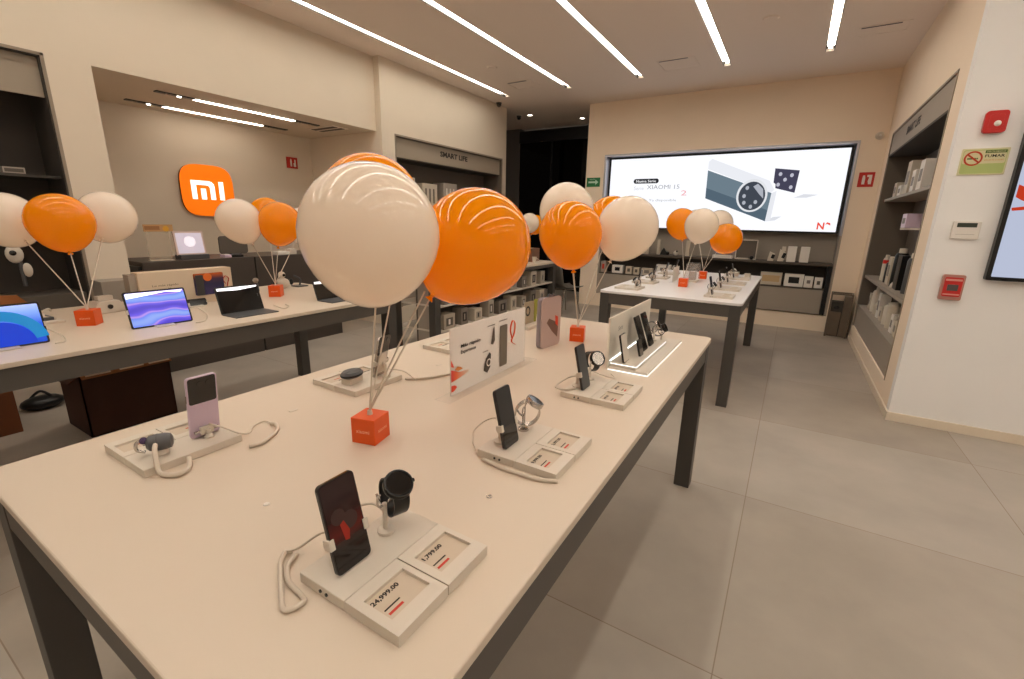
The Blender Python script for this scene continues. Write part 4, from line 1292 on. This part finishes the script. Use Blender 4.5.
B().prism(q([(-.42, 1.585), (-.3, 1.6), (-.22, 1.66), (-.33, 1.65)]), .0062, .007).done('soft_shadow', E1('scr_shadow', (222, 224, 230)), bs)
PILL = B().prism(rrect(.43, .078, .038, 6, cx=-2.325 - X0, cy=2.22 - Z0), .0062, .008).done('pill_badge', E1('scr_black', (52, 52, 56), .8), bs)
text('Nueva Serie', Matrix.Translation((-2.325 - X0, 2.22 - Z0, .0086)), .34, E1('scr_white_text', (250, 250, 252)), bs, h=.042, bold=.01)
text('Serie', Matrix.Translation((-2.44 - X0, 2.105 - Z0, .0066)), .17, E1('scr_lgrey', (206, 208, 214)), bs, h=.06)
text('XIAOMI 15', Matrix.Translation((-2.03 - X0, 2.12 - Z0, .0066)), .54, E1('scr_grey', (158, 160, 166)), bs, h=.066)
text('Ya disponible', Matrix.Translation((-2.02 - X0, 1.90 - Z0, .0066)), .46, E1('scr_grey2', (172, 174, 180)), bs, h=.05)
text('℗' if False else '2', Matrix.Translation((-1.68 - X0, 2.02 - Z0, .0066)), .09, E1('scr_pinkred', (240, 160, 165)), bs, h=.08)
text("N", Matrix.Translation((.30 - X0, 1.53 - Z0, .0066)), .09, E1('scr_red', (238, 84, 66)), bs, h=.10, bold=.03)
B().prism(q([(.355, 1.55), (.37, 1.585), (.41, 1.575), (.42, 1.54), (.395, 1.55), (.38, 1.56)]), .0062, .008).done('red_mark', E1('scr_red', (238, 84, 66)), bs)


# ================================================================== BACK NICHE SHELVING
sh = thing('product_shelving', 'long grey shelf and cabinet unit under the huge lit screen', 'shelf unit', (-1.23, 8.05, 0))
B().box((-1.76, -.04, .965), (1.76, .3, 1.0)).done('shelf', mat('shelf_dark', (78, 68, 60), .5), sh, bevel=.002)
B().box((-1.76, -.03, .615), (1.71, .3, .635)).done('shelf', MATS['shelf_dark'], sh, bevel=.002)
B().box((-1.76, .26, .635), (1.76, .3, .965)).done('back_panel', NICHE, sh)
for k in range(3):
    B().box((-1.76 + k * 1.157, -.03, .26), (-1.76 + (k + 1) * 1.157 - .008, 0, .612)).done('door', GREYP, sh, bevel=.002)
B().box((1.71, .0, .25), (1.765, .25, .965)).done('side_gap', BLACK, sh)
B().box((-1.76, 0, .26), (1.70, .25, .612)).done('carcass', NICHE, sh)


def pbox(label, loc, size, m=WHITEB, rz=0, face=None, name='product_box', cat='box', group='boxed products', side='y'):
    """retail box; size (along wall, depth, height); pic = printed face"""
    r = thing(name, label, cat, loc, (0, 0, rz), group)
    w, d, h = size
    B().box((-w / 2, 0, 0), (w / 2, d, h)).done('carton', m, r, bevel=.002)
    if face is not None:
        fx, fz, fm = face
        B().box((-w * fx / 2, -.0015, h * (.52 - fz / 2)), (w * fx / 2, 0, h * (.52 + fz / 2))).done('printed_picture', fm, r)
    return r


BEI = mat('beige_box', (196, 184, 166), .6)
GBX = mat('grey_box', (160, 150, 140), .6)
TAN = mat('tan_print', (190, 160, 120), .6)
ZL, ZT = .636, 1.001
GB = 'boxes under the lit screen'
pbox('wide white box with tan print beside the far table corner', (-.22, 8.06, ZL), (.29, .1, .19), BEI, 0, (.8, .5, TAN), group=GB)
pbox('white box with a dark square picture, middle of the lower shelf right half', (.085, 8.06, ZL), (.25, .1, .185), WHITEB, 0, (.55, .5, BLACK), group=GB)
pbox('small white box right of the dark square picture box', (.275, 8.06, ZL), (.11, .08, .165), WHITEB, 0, (.4, .3, GINK), group=GB)
pbox('last small white box at the right end of the lower shelf', (.40, 8.06, ZL), (.10, .08, .155), WHITEB, 0, (.4, .35, GREYD), group=GB)
for (x, w, h, m, f, lb) in ((-2.93, .09, .20, GBX, REDI, 'narrow grey box at the left end of the lower shelf behind the far table'),
                            (-2.66, .20, .14, WHITEB, BLACK, 'white box with black picture at the left of the lower shelf'),
                            (-2.45, .11, .13, BEI, GREYD, 'small beige box with round picture, second from left on the lower shelf'),
                            (-2.315, .10, .12, BEI, GREYD, 'small beige cube box behind the left phone of the far table'),
                            (-2.13, .19, .12, BEI, GINK, 'wide beige box behind the far table left phones'),
                            (-1.85, .24, .2, WHITEB, GINK, 'tall pale box behind the small promo card of the far table'),
                            (-1.55, .2, .12, BEI, GINK, 'low beige box under the front white far balloon'),
                            (-.75, .16, .16, BEI, GREYD, 'beige box just left of the far table right watches'),
                            (-.55, .14, .12, WHITEB, GINK, 'low white box behind the white watches of the far table')):
    pbox(lb, (x, 8.06, ZL), (w, .1, h), m, 0, (.45, .45, f), group=GB)
# items on the upper shelf
for (x, h, lb) in ((-.27, .17, 'white tilted watch display on the shelf under the pictured phones'), (-.135, .22, 'taller white watch display with a small top card, second on the shelf')):
    r = thing('watch_display', lb, 'display', (x, 8.06, ZT), group='watch displays under the lit screen')
    B().prism([(-.04, 0), (.04, 0), (.05, h * .62), (-.02, h * .8)], 0, .05, frame((0, .05, 0), (1, 0, 0), (0, 0, 1))).done('pad', WHITEP, r, bevel=.002)
    B().box((-.012, -.006, h * .25), (.03, 0, h * .6), Matrix.Rotation(R_(18), 4, 'Y')).done('watch', BLACK, r)
    if h > .2:
        B().box((.0, .0, h * .7), (.05, .01, h)).done('top_card', WHITEP, r)
pbox('first tall white box on the shelf under the red corner mark', (0, 8.05, ZT), (.115, .08, .225), WHITEB, 0, None, group='tall white boxes')
pbox('second tall white box on the shelf, nearer the right wall', (.165, 8.05, ZT), (.115, .08, .225), WHITEB, 0, None, group='tall white boxes')
r = thing('picture_frame', 'thin white frame with a small black gadget, on the shelf beside the lowest far balloon', 'frame', (-.62, 8.12, ZT))
B().ring(rrect(.30, .30, .005, 1, cy=.15), rrect(.275, .275, .004, 1, cy=.15), 0, .012, frame((0, 0, 0), (1, 0, 0), (0, 0, 1))).done('border', WHITEP, r)
B().box((-.137, -.002, .012), (.137, .0, .287)).done('panel', GREYD, r)
B().ball((.09, -.04, .03), .03).done('black_gadget', BLACK, r, smooth='all')
B().box((-.12, -.05, 0), (.04, -.01, .02)).done('pad', WHITEP, r)
r = thing('camera_drone', 'small black gadget on the shelf behind the left orange far balloon', 'gadget', (-1.86, 8.1, ZT))
B().prism([(-.08, 0), (.08, 0), (.02, .06), (-.02, .12), (-.05, .08)], -.02, .02, frame((0, 0, 0), (1, 0, 0), (0, 0, 1))).done('body', BLACK, r, bevel=.004)
B().ball((.05, 0, .03), .028).done('pod', BLACKG, r, smooth='all')
r = thing('white_gadget', 'small white gadget beside the black gadget on the shelf under the lit screen', 'gadget', (-1.68, 8.1, ZT))
B().ball((0, 0, .04), .04, (1, .7, 1)).done('body', WHITEP, r, smooth='all')
B().ball((.02, -.02, .07), .015).done('lens', BLACK, r, smooth='all')
pbox('tall beige panel box on the shelf at the right edge of the white middle balloon', (-2.23, 8.12, ZT), (.16, .05, .27), BEI, 0, None, group='upper shelf left items')
pbox('slim beige box on the shelf between the black gadget and the left far balloon', (-1.98, 8.12, ZT), (.05, .05, .25), BEI, 0, None, group='upper shelf left items')
pbox('tall slim beige stand behind the ribbons on the shelf under the lit screen', (-1.5, 8.12, ZT), (.06, .05, .25), BEI, 0, None, group='upper shelf left items')
pbox('low white box on the shelf below the lowest far orange balloon', (-.95, 8.08, ZT), (.3, .08, .045), WHITEB, 0, None, group='upper shelf left items')

# bin at the right corner
r = thing('waste_bin', 'open steel framed waste bin in the corner by the right wall', 'bin', (.70, 7.85, 0), (0, 0, R_(-4)))
b = B()
for x in (-.13, .11):
    for y in (-.10, .10):
        b.box((x, y, 0), (x + .02, y + .02, .62))
b.box((-.13, -.1, .60), (.13, -.08, .62)).box((-.13, .1, .60), (.13, .12, .62)).box((-.13, -.1, .6), (-.11, .12, .62)).box((.11, -.1, .6), (.13, .12, .62))
b.done('frame', STEEL, r)
B().box((-.108, -.078, .01), (.03, .098, .50)).done('liner', NICHE, r)
B().box((.032, -.098, .01), (.108, .098, .58)).done('side_panel', STEEL, r)
B().ball((-.04, -.03, .42), .07, (1, .8, .7)).done('crumpled_bag', BLACK, r, smooth='all')
B().box((-.11, -.095, .02), (.02, -.085, .36)).done('front_panel', STEEL, r)

# ================================================================== RIGHT NICHE
rn = thing('product_shelving', 'grey open shelf unit built in the right wall niche', 'shelf unit', (XR, 4.93, 0))
B().box((.004, .02, 2.385), (.03, 2.72, 2.64)).done('fascia', GREYP, rn)
text('SMART LIFE', FMX(.0025, 1.46, 2.53), .66, INK, rn, h=.085, bold=.05)
B().box((.015, .0, .22), (.035, 2.73, .50)).done('lower_panel', GREYP, rn)
B().box((.01, .0, .49), (.36, 2.73, .51)).done('shelf', GREYP, rn)
B().box((.02, .0, .875), (.36, 2.73, .91)).done('shelf', GREYP, rn)
B().box((.05, .0, 1.84), (.36, 2.73, 1.87)).done('shelf', GREYP, rn)
B().box((.12, .0, 1.50), (.36, 1.7, 1.52)).done('shelf', BEI, rn)
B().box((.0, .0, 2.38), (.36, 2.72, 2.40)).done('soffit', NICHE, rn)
GR = 'products in the right wall niche'
NR = [  # y, z, size(w,d,h), material, shape, label
    (7.25, 1.871, (.16, .12, .17), BEI, 'b', 'grey white box at the far end of the upper shelf, right niche'),
    (6.95, 1.871, (.18, .12, .12), WHITEB, 'b', 'low white box second along the upper shelf, right niche'),
    (6.60, 1.871, (.20, .14, .34), BEI, 'b', 'tall beige carton on the upper shelf, right niche'),
    (6.28, 1.871, (.16, .12, .22), WHITEB, 'b', 'pale box right of the tall beige carton, right niche'),
    (5.95, 1.871, (.18, .12, .28), WHITEB, 'b', 'white box nearest the niche edge on the upper shelf'),
    (6.25, 1.521, (.22, .12, .14), LAV, 'b', 'pale lilac box on the short middle shelf, right niche'),
    (6.95, .911, (.07, .07, .30), WHITEP, 'c', 'white bottle with red band on the right niche middle shelf'),
    (6.70, .911, (.12, .12, .26), BLACK, 'c', 'black round speaker behind the white carton, right niche'),
    (6.48, .911, (.18, .13, .30), BEI, 'b', 'beige upright carton on the right niche middle shelf'),
    (6.28, .911, (.12, .12, .40), BLACK, 'c', 'tall black appliance on the right niche middle shelf'),
    (5.98, .911, (.20, .14, .34), BLACK, 'b', 'black carton near the niche edge, middle shelf'),
    (5.62, .911, (.10, .10, .38), DGREY, 'c', 'dark upright appliance with white top at the near end of the middle shelf'),
    (6.15, .911, (.18, .10, .07), WHITEP, 'd', 'white dome gadget in front on the right niche middle shelf'),
]
for i, y in enumerate((7.3, 7.08, 6.86, 6.62, 6.4, 6.16, 5.94, 5.7, 5.5, 5.28)):
    nm = ['slim clear', 'pale cylinder shaped', 'beige small', 'tall pale', 'squat beige', 'white ring shaped', 'tall beige', 'pale round', 'short beige', 'pale wide'][i]
    NR.append((y, .511, (.12, .10, [.2, .3, .14, .28, .16, .24, .27, .18, .15, .22][i]), [BEI, WHITEP, BEI, WHITEB][i % 4], 'bccb'[i % 4],
               '%s package on the lowest right niche shelf, %s' % (nm, ['at its far end', 'second from its far end', 'third from its far end', 'fourth from its far end', 'fifth from its far end', 'sixth from its far end', 'fourth from its near end', 'third from its near end', 'second from its near end', 'at its near end'][i])))
for y, z, (w, dd, h), m, sh_, lb in NR:
    r = thing({'b': 'product_box', 'c': 'product_bottle', 'd': 'dome_gadget'}[sh_], lb, {'b': 'box', 'c': 'bottle', 'd': 'gadget'}[sh_], (XR + .08, y, z), (0, 0, R_(-90)), GR)
    if sh_ == 'b':
        B().box((-w / 2, 0, 0), (w / 2, dd, h)).done('carton', m, r, bevel=.003)
        B().box((-w * .3, -.0015, h * .3), (w * .3, 0, h * .7)).done('printed_picture', GINK if m != BLACK else DGREY, r)
    elif sh_ == 'c':
        B().lathe([(0, 0), (w / 2, 0), (w / 2, h * .8), (w * .4, h * .88), (0, h * .88)], 20, Matrix.Translation((0, dd / 2, 0))).done('body', m, r, smooth=True)
        B().lathe([(0, h * .88), (w * .3, h * .88), (w * .28, h), (0, h)], 20, Matrix.Translation((0, dd / 2, 0))).done('cap', WHITEP, r, smooth=True)
        if 'red band' in lb:
            B().lathe([(w * .51, h * .66), (w * .51, h * .8)], 20, Matrix.Translation((0, dd / 2, 0))).done('red_band', REDP, r)
    else:
        B().ball((0, dd / 2, .0), w / 2, (1, .7, .8)).done('dome', m, r, smooth='all')
        B().box((-w * .3, 0, 0), (w * .3, dd, .012)).done('base', m, r)

# ================================================================== SMART LIFE NICHE (left wall)
sn = thing('product_shelving', 'grey open shelf unit headed SMART LIFE in the left wall', 'shelf unit', (XL2, 4.83, 0))
B().box((-.06, .02, 2.335), (-.04, 2.67, 2.60)).done('fascia', mat('fascia_grey', (156, 144, 128), .6), sn)
text('SMART LIFE', FX(-.0385, 1.33, 2.49), .70, INK, sn, h=.08, bold=.04)
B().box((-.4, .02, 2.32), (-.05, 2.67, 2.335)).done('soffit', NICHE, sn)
for z in (1.66, 1.25, .84, .44):
    B().box((-.39, .02, z), (-.05, 2.67, z + .02)).done('shelf', GREYP, sn)
B().box((-.05, .0, .24), (-.03, 2.69, .44)).done('lower_panel', GREYP, sn)
GS = 'products on the smart life shelves'
k = 0
rowz = {1.68: 'top', 1.27: 'second', .86: 'third', .46: 'lowest'}
nice = ['first', 'second', 'third', 'fourth', 'fifth']
for z, hs in ((1.68, (.42, .36, .4, .3, .34)), (1.27, (.26, .3, .22, .28, .3)), (.86, (.3, .22, .26, .3, .2)), (.46, (.28, .3, .24, .26, .3))):
    for j, h in enumerate(hs):
        y = 5.15 + j * .5
        r = thing('product_box', '%s %s carton on the %s smart life shelf, %s from the near end' % (['white', 'beige', 'grey'][(j + k) % 3], ['tall', 'squat', 'ribbed', 'striped', 'plain'][j], rowz[z], nice[j]), 'box', (XL2 - .12, y, z), (0, 0, R_(90)), GS)
        B().box((-.17, 0, 0), (.17, .22, h)).done('carton', [WHITEB, BEI, GBX][(j + k) % 3], r, bevel=.004)
        B().box((-.11, -.002, h * .2), (-.08, 0, h * .8)).box((-.02, -.002, h * .2), (.01, 0, h * .8)).box((.07, -.002, h * .2), (.10, 0, h * .8)).done('printed_stripes', [GREYP, GREYD, WHITEB][(j + k) % 3], r)
    k += 1

# ================================================================== DARK NICHE (far left)
dn = thing('product_shelving', 'dark open shelf unit in the leftmost wall niche', 'shelf unit', (XL1, -.6, 0))
B().box((-.06, 0, 2.33), (-.04, 1.965, 2.60)).done('fascia', MATS['fascia_grey'], dn)
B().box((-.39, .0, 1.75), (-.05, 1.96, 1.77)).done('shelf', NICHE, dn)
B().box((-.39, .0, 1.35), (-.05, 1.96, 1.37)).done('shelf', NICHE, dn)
B().box((-.39, .0, .84), (-.03, 1.96, .86)).done('shelf', GREYD, dn)
B().box((-.05, .0, .24), (-.03, 1.96, .84)).done('lower_panel', GREYD, dn)
p = thing('product_box', 'small grey box on the high shelf of the dark niche', 'box', (XL1 - .1, 1.12, 1.771), (0, 0, R_(90)), 'dark niche products')
B().box((-.06, 0, 0), (.06, .1, .045)).done('carton', GBX, p, bevel=.003)
B().box((-.05, -.002, .01), (.05, 0, .035)).done('printed_picture', GREYD, p)
p = thing('white_cup', 'white round gadget beside the small grey box on the high shelf of the dark niche', 'gadget', (XL1 - .12, .97, 1.771), group='dark niche products')
B().ball((0, 0, .03), .05, (1, 1.3, .6)).done('body', WHITEP, p, smooth='all')
B().tube([(0, 0, .05), (0, -.03, .13), (0, .02, .2)], .012, 8).done('neck', WHITEP, p, smooth='all')

# ================================================================== ISLAND PRODUCTS
GI = 'products on the island shelves'
for z, n in ((.581, 9), (.291, 9)):
    for j in range(n):
        y = 3.98 + j * .285
        h = [.17, .2, .15, .22, .18, .2, .16, .21, .19][j]
        sw = [.2, .13, .16, .12, .2, .14, .12, .16, .13][j]
        r = thing('product_box', '%s boxed gadget on the %s island shelf, %s' % (['pale', 'grey', 'white'][(j + (z > .5)) % 3], 'upper' if z > .5 else 'lower',
                  ['at its near end', 'second from its near end', 'third from its near end', 'fourth from its near end', 'in its middle', 'fourth from its far end', 'third from its far end', 'second from its far end', 'at its far end'][j]), 'box', (-3.24, y, z), (0, 0, R_(90)), GI)
        B().box((-sw / 2, 0, 0), (sw / 2, .14, h)).done('carton', [mat('kraft_shaded', (172, 160, 144), .6), mat('grey_box_shaded', (124, 114, 104), .6), BEI][(j + (z > .5)) % 3], r, bevel=.002)  # carton colours darkened to carry the shade under the shelves
        B().box((-sw * .3, -.0015, h * .2), (sw * .3, 0, h * .75)).done('printed_picture', [GREYD, INK, GREYP][j % 3], r)
        B().box((-sw * .1, -.003, h * .3), (sw * .06, -.0015, h * .65)).done('pictured_device', [WHITEB, GBX, BLACK][j % 3], r)
r = thing('carton', 'brown carton on top of the island near the dark doorway', 'carton', (-3.55, 6.35, .9), (0, 0, .1))
B().box((-.12, -.15, 0), (.12, .15, .2)).done('carton', mat('brown_box', (120, 84, 62), .7), r, bevel=.003)
B().box((-.02, -.151, .199), (.02, .151, .201)).done('tape', TAN, r)
r = thing('cup', 'small white cup on the island beside the brown carton', 'cup', (-3.32, 6.12, .9))
B().lathe([(0, 0), (.028, 0), (.036, .09), (.032, .09), (.026, .008), (0, .008)], 20).done('body', WHITEP, r, smooth=True)
B().tube([(.034, 0, .07), (.06, 0, .06), (.055, 0, .03), (.031, 0, .025)], .005, 8).done('handle', WHITEP, r, smooth='all')

# chair
ch = thing('shell_chair', 'grey moulded chair with thin metal legs at the island end, below the middle balloons', 'chair', (-3.2, 7.0, 0), (0, 0, R_(62)))
b = B()
NS = 9
prof = [(.22, .44), (.12, .43), (0, .425), (-.12, .43), (-.19, .46), (-.22, .55), (-.235, .66), (-.245, .76), (-.25, .82)]
wid = [.19, .22, .23, .23, .22, .21, .20, .19, .16]
rows = []
for (x, z), ww in zip(prof, wid):
    rows.append([b.bm.verts.new((x + .03 * abs(t) ** 2, t * ww, z + (.03 * t * t if z < .5 else 0))) for t in [-1 + 2 * i / (NS - 1) for i in range(NS)]])
for a, c_ in zip(rows, rows[1:]):
    for i in range(NS - 1):
        b.bm.faces.new((a[i], a[i + 1], c_[i + 1], c_[i]))
o = b.done('seat_shell', mat('chair_grey', (92, 86, 78), .5), ch, smooth='all')
md = o.modifiers.new('thick', 'SOLIDIFY')
md.thickness = .012
for sx in (-1, 1):
    for sy in (-1, 1):
        B().cyl((sx * .12, sy * .14, .42), (sx * .2, sy * .2, 0), .010).done('leg', SILVER, ch, smooth=True)
B().tube([(.12, -.14, .42), (.12, .14, .42), (-.12, .14, .42), (-.12, -.14, .42)], .009, 8, closed=True, smooth=False).done('under_frame', SILVER, ch)

# ================================================================== BOXES ON THE FLOOR
r = thing('cardboard_box', 'big brown open cardboard box, shaded in colour, on the floor under the tablet table edge', 'carton', (-4.12, 1.20, 0))
t_ = .008
b = B()
b.box((-.22, -.26, 0), (.20, .26, .01)).box((-.22, -.26, 0), (-.22 + t_, .26, .46)).box((.20 - t_, -.26, 0), (.20, .26, .46)).box((-.22, -.26, 0), (.20, -.26 + t_, .46)).box((-.22, .26 - t_, 0), (.20, .26, .46))
b.done('walls', CARDD, r)
F2 = frame((.20, 0, .462), (0, 1, 0), (-.055, 0, .035))
B().prism([(-.26, -.062), (.26, -.055), (.26, 0), (-.26, 0)], 0, .005, F2).done('flap', CARD, r)
B().prism([(-.2, -.08), (.2, -.1), (.22, 0), (-.22, 0)], 0, .005, frame((0, -.26, .458), (-1, 0, 0), (0, .06, .05))).done('flap', CARDD, r)
b = B()
for y0, y1 in ((-.235, -.10), (-.05, .09), (.12, .25)):
    b.prism([(y0, -.045), (y1, -.045), (y1, -.012), (y0, -.012)], .005, .0065, F2)
b.done('tape', mat('tape_pale', (226, 206, 180), .4), r)
r = thing('cardboard_box', 'plain brown cardboard box at the left picture edge under the tablet table', 'carton', (-4.62, .42, 0))
B().box((-.2, -.3, 0), (.19, .3, .42)).done('carton', mat('cardboard_mid', (120, 70, 40), .8, noise=.1), r, bevel=.003)
B().box((-.03, -.302, .419), (.03, .302, .422)).done('tape', TAN, r)
p = onz(40, 412, 0)
r = thing('black_bag', 'soft black bag on the floor between the two cardboard boxes', 'bag', (-4.86, .93, 0))
B().ball((0, 0, .05), .12, (.8, 1.1, .45)).done('body', BLACK, r, smooth='all')
B().tube([(-.04, -.06, .08), (0, 0, .14), (.04, .06, .08)], .01, 8).done('strap', BLACK, r, smooth='all')

# ================================================================== CAMERA, LIGHT, COLOUR
cd = bpy.data.cameras.new('camera')
cam = bpy.data.objects.new('camera', cd)
COL.objects.link(cam)
rot = Matrix((ROWS[0], -ROWS[1], -ROWS[2])).transposed()
cam.matrix_world = Matrix.Translation(CAM) @ rot.to_4x4()
cd.sensor_fit = 'HORIZONTAL'
cd.sensor_width = 36
cd.lens = FPX * 36 / 1024
cd.clip_start = .02
SC.camera = cam
wd = bpy.data.worlds.new('world')
SC.world = wd
wd.use_nodes = True
wd.node_tree.nodes['Background'].inputs[0].default_value = lin((255, 230, 205))
wd.node_tree.nodes['Background'].inputs[1].default_value = .05
SC.view_settings.view_transform = 'Standard'
SC.view_settings.look = 'None'
SC.view_settings.exposure = 0
SC.cycles.diffuse_bounces = 7
SC.cycles.max_bounces = 14
